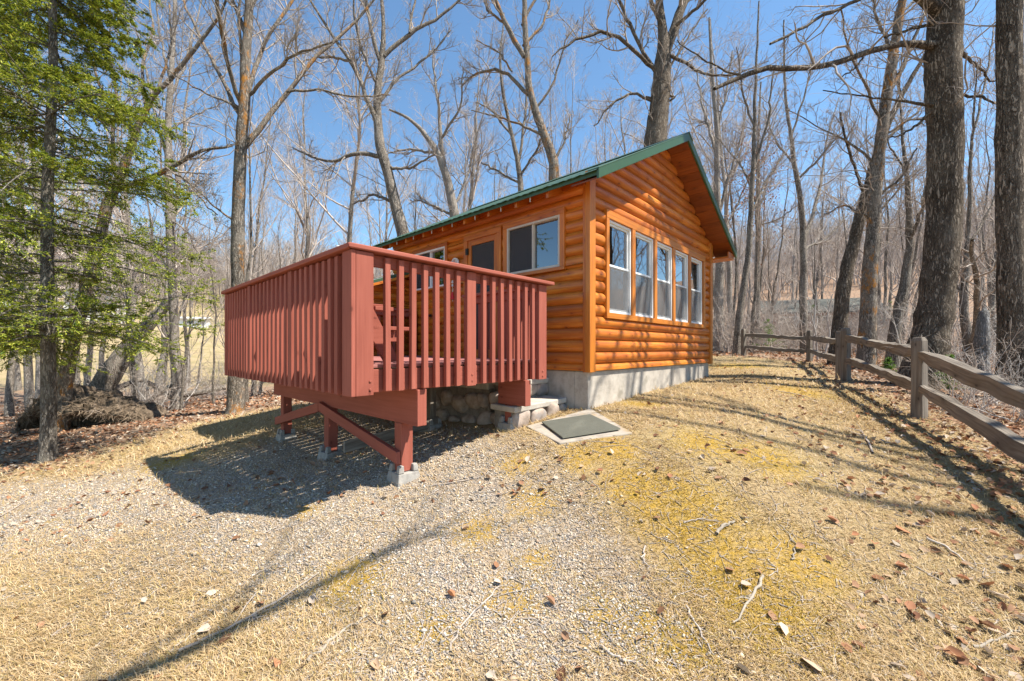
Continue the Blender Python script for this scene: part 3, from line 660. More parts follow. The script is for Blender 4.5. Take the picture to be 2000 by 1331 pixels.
def hero(name,label,Y,trunk,limbs,bk,tw='twig',seed=1,dens=(7,6,5),rmin=.004,fl=1.45,cat='bare tree',group=None,upb=.1,extra=None,sides=14,trunk_twigs=34,wand=.17,small=1.0):
    rng=np.random.default_rng(seed)
    s=Y/F/2
    cf=lambda px:1/math.sqrt(1+((px-CX)/F)**2)
    pts=[P3(px,py,Y) for px,py,w in trunk]; rad=[w*s*cf(px) for px,_,w in trunk]
    bx,by=pts[0][0],pts[0][1]; g=base_z(bx,by); pts[0][2]=g-.12
    A=Acc(); B=Acc()
    p,r=resample(pts,rad,max(26,len(pts)*6)); p[1:]+=np.cumsum(rng.normal(size=(len(p)-1,3))*.006*np.array([1,1,0]),0)*(Y/9)
    r=knobs(p,flare(p,r,fl,.35),rng,.025); A.add(p[None],r[None],sides)
    LP=[];LR=[]
    for li,lm in enumerate(limbs):
        sl=rng.uniform(-.55,.55); o=[]; d0=P3(lm[0][0],lm[0][1],Y)
        for px,py,w in lm:
            q=P3(px,py,Y); dist=np.linalg.norm(q-d0); yy=Y+sl*dist; o.append(P3(px,py,yy))
        q,rr=resample(o,[w*s*cf(px) for px,_,w in lm],14); q[1:]+=rng.normal(size=(13,3))*.012*(Y/9); LP.append(q); LR.append(np.maximum(rr,rmin))
    if extra:
        for q,rr in extra: q,rr=resample(q,rr,14); q[2:]+=rng.normal(size=(12,3))*.03; LP.append(q); LR.append(rr)
    # a few small shoots straight off the trunk
    C0,R0=children(p[None],r[None],trunk_twigs,rng,lens=np.array([2.1*small]),ratio=1.,tmin=.35,spread=(.8,1.4),up=.1,wander=.25,K=7,rratio=.1,rmin=rmin,taper=.2); R0=np.minimum(R0,rmin*3); B.add(C0,R0,4)
    if LP:
        LP=np.array(LP); LR=np.array(LR); A.add(LP,LR,7)
        ln=np.clip(np.linalg.norm(np.diff(LP,axis=1),axis=2).sum(1),.6,3.2)
        C1,R1=children(LP,LR,dens[0],rng,ratio=.5,tmin=.22,up=upb,wander=wand,K=8,rratio=.5,rmin=rmin*1.5,lens=ln); B.add(C1,R1,4)
        S=np.concatenate([C1]); SR=R1
    else: S,SR=C0,R0
    if dens[1]:
        C2,R2=children(S,SR,dens[1],rng,ratio=.55,tmin=.2,up=upb,wander=wand,K=6,rratio=.55,rmin=rmin); B.add(C2,R2,3)
        if dens[2]: C3,R3=children(C2,R2,dens[2],rng,ratio=.6,tmin=.15,up=upb*.8,wander=wand,K=4,rratio=.6,rmin=rmin*.75); B.add(C3,R3,3)
    C4,R4=children(C0,R0,5,rng,ratio=.5,tmin=.2,up=upb,wander=.2,K=5,rratio=.6,rmin=rmin*.8); B.add(C4,R4,3)
    return emit(name,label,cat,(bx,by,g),A,B,M[bk],M[tw],group)
def L(*p): return list(p)
# --- the tall lichen-covered tree behind the left end of the deck
hero('bare_oak','tall bare tree with orange lichen on its trunk behind the left end of the deck',9.2,
 L((460,808,36),(462,700,32),(466,560,29),(466,430,27),(470,300,25),(474,240,24),(478,190,22),(480,120,20),(484,60,18),(488,-40,15),(492,-240,11),(500,-500,5)),
 [L((478,285,14),(520,235,11),(560,180,10),(610,120,8),(660,75,7),(720,20,5),(770,-60,3)),L((470,225,12),(440,170,9),(400,90,8),(370,30,7),(340,-40,4)),
  L((470,200,11),(450,150,9),(435,80,8.5),(425,0,8),(405,-120,4)),L((482,192,10),(500,120,9),(530,60,8),(575,0,7),(640,-110,4)),L((482,190,8),(520,150,7),(580,105,5),(650,85,3)),
  L((560,180,6),(620,175,5),(690,190,4),(760,186,2.4)),L((466,440,5),(415,400,4),(350,340,2.5)),L((483,70,12),(462,20,9),(440,-40,7),(410,-160,4)),L((472,215,7),(430,195,5),(370,165,3),(300,120,2)),
  L((484,40,10),(510,-40,7),(560,-150,4)),L((474,140,7),(466,60,6),(470,-40,5))],'bark_lichen',seed=11,dens=(9,8,7),upb=.10,fl=1.35)
# --- leaning oak and pale trunks behind the evergreen
hero('bare_oak','leaning bare oak with a long level limb behind the green evergreen',9.4,
 L((112,850,48),(122,770,37),(150,620,31),(185,480,27),(205,400,25),(226,350,22),(248,290,17),(278,215,14),(300,180,12),(345,138,10),(390,80,8),(425,35,6),(450,-30,4)),
 [L((222,372,17),(270,357,13),(330,332,11),(390,295,8),(455,285,4)),L((285,205,10),(275,140,7),(300,60,6),(290,-20,4)),L((228,345,12),(215,270,9),(232,190,8),(210,100,6),(190,10,4)),L((258,260,8),(210,200,6),(180,120,5),(150,40,3)),L((310,170,7),(335,90,5),(330,10,4)),L((330,332,6),(370,360,4),(420,420,3))],'bark_lichen',seed=12,dens=(9,8,7),rmin=.0045,sides=12)
hero('bare_maple','straight pale bare trunk between the evergreen and the deck',12.,
 L((348,780,26),(340,700,20),(332,560,18),(324,400,18),(322,280,15),(328,170,12),(336,60,9),(340,-80,6),(345,-240,3)),
 [L((324,300,8),(300,220,6),(285,130,5),(260,40,3)),L((326,210,7),(352,150,6),(380,60,4),(400,-30,3)),L((322,420,6),(365,450,4),(400,520,3)),L((330,150,6),(310,60,4),(300,-40,3)),L((324,260,5),(370,230,4),(440,200,2.5)),L((340,640,5),(372,560,4),(400,500,3),(440,440,2))],'bark_pale',seed=13,dens=(9,8,7))
# --- trees standing behind the cabin roof
hero('bare_maple','crooked bare tree rising behind the left part of the cabin roof',14.,
 L((792,620,30),(790,455,25),(775,400,22),(760,340,20),(745,290,20),(738,220,16),(742,160,14),(748,110,13),(752,60,8),(748,-40,6),(750,-200,3)),
 [L((742,118,9),(725,60,8),(715,0,7),(700,-90,4)),L((750,110,9),(800,65,8),(850,40,6),(900,0,4),(950,-50,2)),L((738,250,10),(712,180,9),(688,120,8),(650,75,6),(600,-10,4)),L((746,306,10),(690,300,8),(650,318,6),(620,310,5),(570,290,3)),L((752,325,7),(800,330,5),(850,300,3)),L((740,200,7),(780,150,5),(840,110,4),(880,60,2)),L((740,170,6),(710,110,5),(690,30,4),(690,-40,2)),L((772,395,7),(730,380,5),(690,400,3)),L((688,120,6),(640,110,5),(590,120,3)),L((800,65,5),(810,0,4),(830,-60,2))],'bark_grey',seed=14,dens=(10,8,7),fl=1.2)
hero('bare_maple','bare tree with broken forked top behind the middle of the cabin roof',16.5,
 L((892,620,22),(885,420,19),(870,350,16),(850,300,13),(820,260,9),(790,230,6),(752,214,4)),
 [L((872,358,10),(862,270,8),(857,200,6),(845,140,4),(850,90,2)),L((850,300,6),(800,290,4),(760,300,3)),L((885,410,6),(915,340,4),(930,260,3)),L((862,270,5),(900,210,4),(905,140,2)),L((884,420,6),(840,400,4),(810,390,3))],'bark_pale',seed=15,dens=(10,8,7),fl=1.1)
hero('bare_maple','tall bare tree curving left above the middle of the cabin roof',15.,
 L((1080,560,26),(1078,350,21),(1078,310,19),(1060,265,17),(1040,215,14),(1028,170,13),(1025,120,12),(1020,60,11),(1018,-20,9),(1025,-150,6),(1020,-300,3)),
 [L((1024,112,10),(1000,70,10),(975,20,8),(955,-30,6),(930,-130,3)),L((1032,185,8),(990,140,6),(950,135,5),(920,150,4),(900,170,2)),L((1056,262,6),(1010,240,4),(960,225,3),(920,215,2)),L((1022,90,6),(1060,50,5),(1080,-20,4)),L((1078,330,5),(1105,270,4),(1115,220,2)),L((1020,50,6),(1050,-10,5),(1080,-90,3)),L((990,50,5),(950,20,4),(940,-40,3)),L((1000,140,4),(975,100,3),(930,80,2)),L((1040,220,5),(1085,160,4),(1100,90,3),(1130,40,2))],'bark_lichen',seed=16,dens=(10,8,7),fl=1.1)
hero('bare_sapling','slim bare tree left of the curving trunk above the roof',17.,
 L((1024,560,13),(1018,370,11),(1010,310,9),(995,250,7),(980,180,6),(975,110,4),(985,30,2)),
 [L((1012,320,6),(1025,240,5),(1028,160,4),(1035,90,2)),L((1000,265,5),(960,215,4),(930,200,2)),L((1016,360,5),(965,330,4),(940,318,3)),L((1014,350,5),(1050,290,4),(1070,250,2))],'bark_grey',seed=17,dens=(10,8,7),fl=1.1)
hero('bare_oak','thick forked bare tree rising behind the cabin ridge',13.,
 L((1262,560,54),(1275,300,46),(1282,240,42),(1290,170,37),(1295,120,34),(1298,70,20),(1290,0,15),(1285,-120,10),(1290,-300,5)),
 [L((1296,118,22),(1318,50,20),(1337,0,17),(1360,-80,12),(1400,-240,6)),L((1284,145,9),(1250,90,7),(1220,30,7),(1195,-40,5)),L((1280,135,8),(1215,75,7),(1170,60,6),(1110,85,4),(1080,110,2)),L((1290,105,8),(1330,115,7),(1370,145,6),(1430,150,4),(1500,120,2)),L((1278,200,6),(1235,180,5),(1190,205,4),(1160,250,2)),L((1292,180,5),(1320,190,5),(1300,200,4),(1260,190,3)),L((1320,50,8),(1370,10,6),(1420,-60,4)),L((1296,60,8),(1270,0,7),(1255,-60,5)),L((1285,170,6),(1310,130,5),(1345,70,4),(1380,20,3)),L((1340,-10,8),(1310,-80,6),(1300,-160,4))],'bark_oak',seed=18,dens=(10,8,7),fl=1.1)
# --- right hand trees beyond the fence
hero('bare_maple','slender leaning bare tree at the far end of the rail fence',13.8,
 L((1438,698,17),(1445,600,14),(1462,480,12),(1470,350,10),(1475,250,8),(1480,120,5),(1486,0,3)),
 [L((1472,330,6),(1500,240,5),(1510,140,3)),L((1474,260,5),(1450,180,4),(1440,90,2)),L((1466,420,5),(1500,350,4),(1560,260,2)),L((1470,360,4),(1430,300,3),(1400,270,2))],'bark_grey',seed=19,dens=(12,8,5),fl=1.1)
hero('bare_maple','bare tree with dark knotty trunk between the cabin eave and the leaning tree',17.5,
 L((1404,670,24),(1405,500,17),(1402,400,14),(1398,250,10),(1390,150,7),(1385,40,4)),
 [L((1403,420,7),(1425,340,6),(1450,260,4),(1460,190,2)),L((1400,300,7),(1375,220,5),(1360,140,3)),L((1399,260,6),(1420,180,4),(1430,100,3)),L((1404,470,5),(1440,400,4),(1470,330,3))],'bark_pale',seed=20,dens=(12,8,5),fl=1.1)
hero('bare_maple','bare tree with rusty dead leaves clinging to its upper branches',18.,
 L((1478,680,13),(1480,400,10),(1478,330,8),(1480,240,5),(1485,160,3)),
 [L((1479,420,5),(1500,350,4),(1530,300,2)),L((1479,400,5),(1455,340,4),(1440,300,2)),L((1479,340,4),(1500,280,3),(1515,240,2)),L((1480,440,4),(1520,430,3),(1560,400,2))],'bark_grey',seed=21,dens=(12,8,5),fl=1.1)
hero('bare_maple','tall bare double stemmed tree left of the leaning pair beyond the fence',15.,
 L((1572,650,18),(1570,560,15),(1568,500,14),(1565,400,12),(1552,330,10),(1540,240,7),(1530,150,5),(1528,40,3)),
 [L((1569,470,10),(1590,420,8),(1605,350,6),(1615,270,4),(1640,190,2)),L((1558,350,6),(1600,310,5),(1650,250,3)),L((1545,270,5),(1570,190,4),(1590,110,2)),L((1550,320,5),(1510,270,4),(1490,200,2)),L((1568,490,5),(1610,470,4),(1650,430,3))],'bark_grey',seed=22,dens=(12,8,5),fl=1.2)
hero('bare_oak','leaning dark bare trunk, left one of the crossing pair beyond the fence',10.6,
 L((1632,672,36),(1650,560,30),(1672,460,26),(1694,370,22),(1712,300,18),(1735,235,14),(1775,160,11),(1815,90,8),(1850,10,5)),
 [L((1690,385,8),(1660,300,6),(1640,220,4)),L((1720,280,8),(1770,240,6),(1830,180,4)),L((1760,185,6),(1740,100,5),(1750,20,3)),L((1676,440,6),(1730,400,5),(1790,330,3))],'bark_oak',seed=23,dens=(10,8,7),fl=1.2)
hero('bare_oak','upright grey bare trunk with lichen, right one of the crossing pair beyond the fence',9.6,
 L((1690,712,44),(1694,600,35),(1697,500,31),(1703,420,28),(1712,320,26),(1724,220,24),(1736,120,22),(1752,20,18),(1775,-80,13),(1800,-240,6)),
 [L((1728,200,12),(1765,130,10),(1790,60,8),(1830,-20,5)),L((1712,320,7),(1660,280,5),(1600,250,3),(1540,215,2)),L((1722,240,7),(1690,170,6),(1660,100,4),(1640,20,3)),L((1706,390,7),(1760,350,6),(1790,290,4)),L((1740,100,8),(1710,30,6),(1690,-50,4)),L((1718,270,6),(1780,230,5),(1830,240,3)),L((1702,430,5),(1650,400,4),(1610,420,2)),L((1748,40,8),(1800,-10,6),(1860,-70,4))],'bark_lichen',seed=24,dens=(10,8,7),fl=1.2)
Yo=7.2
ex=[]
for a in range(4):
    th=a*1.6+.9; q=[P3(1850,-60-a*30,Yo)]
    for k in range(1,5): q.append(q[-1]+np.array([math.cos(th)*1.1,math.sin(th)*1.1,.95+.15*a*.3]))
    ex.append((q,[.14,.10,.075,.05,.02]))
hero('bare_oak','massive rough barked oak behind the fence with a long drooping limb',Yo,
 L((1794,768,98),(1806,705,86),(1824,610,79),(1838,500,75),(1846,400,75),(1848,300,76),(1846,200,76),(1844,120,78),(1848,50,76),(1856,-60,70),(1865,-200,58),(1880,-420,40),(1900,-700,14)),
 [L((1825,90,26),(1780,82,15),(1740,88,14),(1690,106,14),(1620,127,12),(1560,139,11),(1500,128,10.5),(1450,151,9),(1395,174,6)),L((1835,26,34),(1802,0,29),(1765,-40,24),(1690,-120,16),(1600,-240,8)),
  L((1725,-25,8),(1660,6,8),(1600,36,7),(1540,68,6),(1503,87,5)),L((1868,95,12),(1908,128,7),(1926,152,6),(1940,160,5)),L((1822,206,10),(1760,198,6),(1690,188,4),(1610,178,2.5)),L((1824,215,9),(1790,245,7),(1762,265,5),(1735,270,3)),L((1870,190,9),(1915,188,7),(1950,205,5),(2010,215,4)),L((1926,152,4),(1905,190,3),(1870,215,2)),L((1825,45,9),(1770,60,7),(1725,75,5)),L((1690,106,4),(1670,135,4),(1645,150,3)),L((1450,151,5),(1420,140,4),(1360,110,3),(1320,80,2))],
 'bark_oak',seed=25,dens=(5,4,3),extra=ex,rmin=.004,sides=22,fl=1.22,trunk_twigs=34,small=.8,wand=.26,upb=.02)
hero('bare_oak','straight dark trunk at the right edge of the photo behind the fence',6.2,
 L((1985,830,92),(1980,700,72),(1972,500,60),(1970,300,58),(1970,100,57),(1970,-100,54),(1972,-350,46),(1975,-700,34),(1980,-1050,12)),
 [],'bark_oak',seed=26,dens=(4,4,2),extra=[([P3(1970,-150-110*a,6.2)]+[P3(1970,-150-110*a,6.2)+np.array([math.cos(a*1.9)*k*.9,math.sin(a*1.9)*k*.9,k*.7]) for k in(1,2,3,4)],[.10,.08,.055,.035,.015]) for a in range(5)],sides=22,fl=1.35,trunk_twigs=26,small=.7,wand=.25,upb=.03)
hero('bare_maple','dark leaning trunk between the crossing pair and the massive oak',10.5,
 L((1742,705,34),(1752,640,26),(1768,560,22),(1778,480,18),(1776,400,14),(1770,330,10),(1765,250,6),(1760,170,3)),
 [L((1776,470,9),(1800,410,7),(1822,340,5)),L((1770,340,5),(1740,290,4),(1720,240,2))],'bark_grey',seed=27,dens=(8,6,5),fl=1.2)
hero('bare_maple','twin stemmed tree in the wood between the massive oak and the edge trunk',9.,
 L((1898,760,28),(1892,690,24),(1884,610,20),(1888,540,16),(1896,460,12),(1900,360,9),(1905,240,6),(1915,120,3)),
 [L((1894,700,16),(1910,620,14),(1905,560,12),(1900,470,8)),L((1886,600,6),(1860,540,5),(1850,480,3)),L((1892,480,7),(1930,420,5),(1960,330,3)),L((1900,640,7),(1950,590,6),(2010,530,4)),L((1904,250,6),(1925,150,5),(1940,60,3))],'bark_grey',seed=28,dens=(8,6,5),fl=1.2)
# --- grown trees standing just outside the frame to the right: their limbs shade the yard and the gable
rng=np.random.default_rng(5)
# --- rusty leaves on one tree
# --- standing dead snag
def snag():
    Y=6.9; A=Acc(); pts=[P3(1915,790,Y),P3(1917,700,Y),P3(1919,640,Y),P3(1921,612,Y),P3(1925,600,Y)]; pts[0][2]=gz1(*pts[0][:2])-.1
    r=np.array([46,38,33,26,4])*Y/F/2*.62; p,r=resample(pts,r,16); r=flare(p,r,1.25,.2)
    A.add(p[None],(r*(1+.05*np.random.default_rng(3).normal(size=16)))[None],11)
    t=thing('dead_snag','grey broken standing stump between the massive oak and the edge trunk','stump',tuple(pts[0]+np.array([0,0,.1])))
    link('stump',A.mesh('stump',M['snag'],t.location),t)
M['snag']=wood('bare_grey_wood',(.13,.11,.10),(.27,.25,.24),(.42,.40,.385),.9,False,0)
M['snag']=bark('bare_grey_snag',(.10,.09,.08),(.26,.245,.23),(.40,.385,.37),None,.9)
snag()
# ================================================================== evergreen on the left
def hemlock():
    rng=np.random.default_rng(31); Y=6.2; x,y=P3(90,0,Y)[:2]; g=gz1(x,y)
    A=Acc(); z=np.array([-.15,.3,1,2,4,6,8,10,11.5]); p=np.stack([x+.02*np.sin(z*1.3)+.012*z,y+.02*np.cos(z),g+z],1); r=np.array([.11,.092,.087,.08,.068,.052,.036,.02,.007])
    p,r=resample(p,r,40); A.add(p[None],flare(p,r,1.35,.25)[None],14)
    n=205; zb=np.sort(1.75+9.5*rng.random(n)**1.12); th=rng.uniform(0,2*np.pi,n)+np.arange(n)*2.4
    ln=2.45*np.clip(1-(zb-1.3)/11.4,.05,1)**.75*rng.uniform(.62,1.08,n)
    K=9; P=np.empty((n,K,3)); d=np.stack([np.cos(th),np.sin(th),rng.uniform(-.05,.3,n)],1)
    P[:,0]=np.stack([x+.012*zb,np.full(n,y),g+zb],1)
    for k in range(1,K):
        d=d+rng.normal(size=(n,3))*.06; d[:,2]-=.055; dd=d/np.linalg.norm(d,axis=1,keepdims=True); P[:,k]=P[:,k-1]+dd*(ln/(K-1))[:,None]
    R=(.006+.009*ln[:,None]/2)*np.linspace(1,.3,K)[None]; A.add(P,R,5)
    # dead bare lower twigs
    C1,R1=children(P,R,15,rng,ratio=.42,tmin=.04,spread=(.6,1.1),up=-.02,wander=.08,K=6,rratio=.4,rmin=.003,flat=.85,taper=.55); A.add(C1,R1,3)
    C2,R2=children(C1,R1,5,rng,ratio=.45,tmin=.15,spread=(.5,.95),up=-.02,wander=.08,K=4,rratio=.5,rmin=.002,flat=.8)
    # needle sprays: many small flat leaflets along every twig
    def leaflets(C,per,Ln,W):
        m,K,_=C.shape; idx=np.repeat(np.arange(m),per); t=rng.random(len(idx))*(K-1.01); i=t.astype(int); w=(t-i)[:,None]
        pos=C[idx,i]*(1-w)+C[idx,i+1]*w; tan=C[idx,i+1]-C[idx,i]; tan/=np.linalg.norm(tan,axis=1,keepdims=True)+1e-9
        s=rng.choice([-1,1],len(idx))[:,None]; up=np.array([0,0,1.])+rng.normal(size=(len(idx),3))*.35; side=np.cross(tan,up); side/=np.linalg.norm(side,axis=1,keepdims=True)+1e-9
        dr=tan*.75+side*s*.75+rng.normal(size=tan.shape)*.18; dr/=np.linalg.norm(dr,axis=1,keepdims=True); wd=np.cross(dr,up); wd/=np.linalg.norm(wd,axis=1,keepdims=True)+1e-9
        l=(Ln*rng.uniform(.6,1.3,len(idx)))[:,None]; ww=(W*rng.uniform(.7,1.3,len(idx)))[:,None]
        v=np.stack([pos,pos+dr*l*.5+wd*ww,pos+dr*l,pos+dr*l*.5-wd*ww],1)
        pal=np.array([[.19,.25,.025],[.30,.35,.03],[.42,.45,.055],[.12,.18,.02],[.055,.095,.02],[.48,.48,.085]]); h=np.clip((pos[:,2]-g)/9,0,1)
        base=pal[rng.integers(0,6,len(idx))]*rng.uniform(.75,1.2,(len(idx),1)); c=np.repeat(base,4,0)
        return v.reshape(-1,3),c
    v1,c1=leaflets(C1,26,.046,.0072); v2,c2=leaflets(C2,23,.042,.0068)
    v=np.concatenate([v1,v2]); c=np.concatenate([c1,c2]); q=np.arange(len(v)).reshape(-1,4)
    t=thing('evergreen_tree','green evergreen tree with drooping branches at the left of the yard','evergreen',(x,y,g))
    l=np.array([x,y,g]); link('trunk',A.mesh('trunk',M['hemlock_bark'],l),t); link('crown',np_mesh('needles',v-l,q,M['needle'],False,c),t)
    print('needles',len(q))
    return t
ev=hemlock()
e2=copy_tree(ev); x,y=-10.6,8.0; e2.location=(x,y,gz1(x,y)); e2.rotation_euler.z=2.1; e2.scale=(1.1,1.1,1.05)
tag(e2,'second green evergreen at the left edge of the photo, behind the nearer one','evergreen')
def seedling(px,py,Y,h,label,seed):
    rng=np.random.default_rng(seed); p=P3(px,py,Y); g=gz1(p[0],p[1]); n=26
    z=np.linspace(0,h,8); T=np.stack([p[0]+0*z,p[1]+0*z,g+z],1); A=Acc(); A.add(T[None],np.linspace(.012,.003,8)[None],5)
    zb=rng.uniform(.1*h,h,n); th=rng.uniform(0,6.28,n); ln=h*.5*(1.08-zb/h); K=5; P=np.empty((n,K,3)); P[:,0]=np.stack([np.full(n,p[0]),np.full(n,p[1]),g+zb],1)
    for k in range(1,K): P[:,k]=P[:,k-1]+np.stack([np.cos(th),np.sin(th),.25+0*th],1)*(ln/4)[:,None]
    A.add(P,np.full((n,K),.003),3)
    m=n*34; idx=np.repeat(np.arange(n),34); t=rng.random(m)*(K-1.01); i=t.astype(int); w=(t-i)[:,None]; pos=P[idx,i]*(1-w)+P[idx,i+1]*w
    dr=rng.normal(size=(m,3)); dr/=np.linalg.norm(dr,axis=1,keepdims=True); wd=np.cross(dr,rng.normal(size=(m,3))); wd/=np.linalg.norm(wd,axis=1,keepdims=True)
    v=np.stack([pos,pos+dr*.03+wd*.007,pos+dr*.06,pos+dr*.03-wd*.007],1).reshape(-1,3); c=np.repeat(np.array([[.12,.22,.03],[.18,.28,.05],[.08,.16,.03]])[rng.integers(0,3,m)],4,0)
    t=thing('evergreen_seedling',label,'seedling',(p[0],p[1],g)); l=np.array([p[0],p[1],g]); link('stem',A.mesh('stem',M['twig'],l),t); link('needles',np_mesh('needles',v-l,np.arange(len(v)).reshape(-1,4),M['needle'],False,c),t)
seedling(1855,780,6.6,.62,'small green evergreen seedling beside the massive oak',1)
seedling(1735,705,8.6,.35,'low bright green seedling between the fence corner and the massive oak',2)
seedling(1500,640,14.5,1.2,'young yellowish evergreen in the brush behind the far rails',3)
seedling(1590,610,20,2.2,'young evergreen in the wood left of the crossing trunks',4)
seedling(1740,590,22,2.6,'young evergreen in the wood behind the dark leaning trunk',5)
# ================================================================== woodland of individual bare trees
def proto_tree(seed,H,r0,n1,dens,spread,up,K1=9,tmin=.3,ratio=.42,lean=.04,rmin=.006,wand=.12,fork=0):
    rng=np.random.default_rng(seed); K=14; z=np.linspace(0,H,K); a=rng.normal(size=2)*lean
    wob=np.cumsum(rng.normal(size=(K,2))*.07*H/14,0); P=np.stack([a[0]*z+wob[:,0]-wob[0,0],a[1]*z+wob[:,1]-wob[0,1],z-.15],1)
    r=r0*(1-(z/H)**1.1*.92); r=flare(P,r,1.3,.4); A=Acc(); A.add(P[None],r[None],9); B=Acc()
    C1,R1=children(P[None],r[None],n1,rng,ratio=ratio,tmin=tmin,spread=spread,up=up,wander=wand,K=K1,rratio=.5,rmin=rmin*1.6); B.add(C1,R1,5)
    C2,R2=children(C1,R1,dens[0],rng,ratio=.5,tmin=.2,spread=(.4,.9),up=up*.8,wander=wand*1.2,K=6,rratio=.55,rmin=rmin); B.add(C2,R2,3)
    C3,R3=children(C2,R2,dens[1],rng,ratio=.55,tmin=.15,spread=(.35,.85),up=up*.6,wander=wand*1.2,K=4,rratio=.6,rmin=rmin*.72); B.add(C3,R3,3)
    if dens[2]:
        C4,R4=children(C3,R3,dens[2],rng,ratio=.65,tmin=.15,spread=(.35,.8),up=up*.6,wander=wand,K=3,rratio=.6,rmin=rmin*.6); B.add(C4,R4,3)
    return A,B
PROTO={'tall':[],'slim':[]}
for i in range(6):
    A,B=proto_tree(100+i,13+i*.7,.13+.012*(i%3),13+i%4,(9,7,3),(.45,1.0),.10,lean=.03,rmin=.0048,wand=.17,tmin=.28)
    PROTO['tall'].append((A.mesh('trunk',M['bark_grey'] if i%2 else M['bark_pale']),B.mesh('crown',M['twig_far'])))
for i in range(6):
    A,B=proto_tree(200+i,8+i*.7,.055+.008*(i%3),15,(6,5,2),(.3,.65),.13,lean=.05,rmin=.004,wand=.10,tmin=.2,ratio=.36)
    PROTO['slim'].append((A.mesh('trunk',M['bark_grey']),B.mesh('crown',M['twig_far'])))
def forest_tree(kind,x,y,s,label,group,rng):
    tr,cr=PROTO[kind][int(rng.integers(0,6))]
    t=thing('bare_tree' if kind=='tall' else 'bare_sapling',label,'bare tree' if kind=='tall' else 'sapling',(x,y,gz1(x,y)),float(rng.uniform(0,6.28)),group)
    t.scale=(s,s,s*float(rng.uniform(.92,1.1))); link('trunk',tr,t); link('crown',cr,t); return t
rng=np.random.default_rng(77); placed=[(-9.6,9.4),(-6.2,9.2),(-9.8,12)]
def scatter_trees(n,kind,xf,yf,ok,label,group,smin,smax,sep):
    k=0; tries=0
    while k<n and tries<n*60:
        tries+=1; y=yf(); x=xf(y)
        if not ok(x,y) or any((x-a)**2+(y-b)**2<sep*sep for a,b in placed): continue
        placed.append((x,y)); forest_tree(kind,x,y,rng.uniform(smin,smax),label,group,rng); k+=1
px_=lambda x,y: CX+F*x/y
# behind the cabin
scatter_trees(17,'tall',lambda y:(rng.uniform(470,1400)-CX)/F*y,lambda:rng.uniform(18,42),lambda x,y:True,'bare grey woodland tree standing behind the cabin','tall bare trees in the wood behind the cabin',.85,1.25,1.4)
scatter_trees(34,'slim',lambda y:(rng.uniform(480,1400)-CX)/F*y,lambda:rng.uniform(16,34),lambda x,y:True,'slim twiggy grey sapling in the wood behind the cabin','saplings in the wood behind the cabin',.9,1.35,1.0)
# right, beyond the fence
scatter_trees(21,'tall',lambda y:(rng.uniform(1390,2060)-CX)/F*y,lambda:rng.uniform(15,44),lambda x,y:not(1490<px_(x,y)<1690 and y<30),'bare brown woodland tree beyond the rail fence','tall bare trees in the wood beyond the fence',.8,1.2,1.4)
scatter_trees(34,'slim',lambda y:(rng.uniform(1385,2060)-CX)/F*y,lambda:rng.uniform(14.5,32),lambda x,y:True,'slim bare sapling with fine twigs beyond the rail fence','saplings in the wood beyond the fence',.8,1.25,.9)
# left, around the hollow and the far side of the field
scatter_trees(13,'tall',lambda y:(rng.uniform(-60,470)-CX)/F*y,lambda:rng.uniform(11.5,24),lambda x,y:not(385<px_(x,y)<446),'bare tree standing in the hollow left of the deck','bare trees in the hollow on the left',.75,1.05,1.3)
scatter_trees(17,'slim',lambda y:(rng.uniform(180,520)-CX)/F*y,lambda:rng.uniform(11.0,20),lambda x,y:not(395<px_(x,y)<440 and y>14),'thin bare sapling growing in the hollow left of the deck','saplings in the hollow on the left',.5,.95,.7)
scatter_trees(22,'tall',lambda y:(rng.uniform(-60,560)-CX)/F*y,lambda:rng.uniform(66,84),lambda x,y:True,'distant bare tree at the far edge of the field','bare trees along the far edge of the field',.9,1.2,2.5)
# trees standing outside the frame on the right: they are mirrored in the windows and shade the yard
for k,(x,y,s) in enumerate(((19,6.2,1.0),(24,10.5,1.1),(29,8,1.1),(21,13,1.0),(33,15,1.2),(27,5,1.1),(36,10,1.2))):
    forest_tree('tall',x,y,s,'bare tree to the right of the view, seen mirrored in the cabin windows','bare trees mirrored in the windows',rng)
# a big tree beside the camera whose limb throws the long shadow over the gravel
A=Acc();B=Acc(); bx,by=7.2,-1.6; g=gz1(bx,by); r9=np.random.default_rng(9)
p,r=resample([(bx,by,g-.2),(bx,by,g+3),(bx-.1,by+.1,g+7),(bx-.1,by,g+12)],[.32,.26,.22,.06],24); A.add(p[None],r[None],14)
def onsun(px,py,h): x,y=hit(px,py); q=np.array([x,y,gz1(x,y)])+SUN/SUN[2]*h; return q
lm=[(bx-.1,by+.1,g+5.4),onsun(20,1420,7.4),onsun(250,1331,7.6),onsun(380,1285,7.75),onsun(480,1215,7.8),onsun(600,1170,7.85),onsun(700,1105,7.95),onsun(830,1052,8.1),onsun(900,1015,8.2)]
q,rr=resample(lm,[.09,.06,.052,.046,.042,.036,.03,.022,.010],30); A.add(q[None],rr[None],8)
C1,R1=children(q[None,6:],rr[None,6:],16,r9,ratio=.26,tmin=.3,up=.05,K=6,rratio=.4,rmin=.005); B.add(C1,R1,4)
emit('bare_oak','big bare oak beside the drive, outside the view on the right','bare tree',(bx,by,g),A,B,M['bark_oak'],M['twig'])
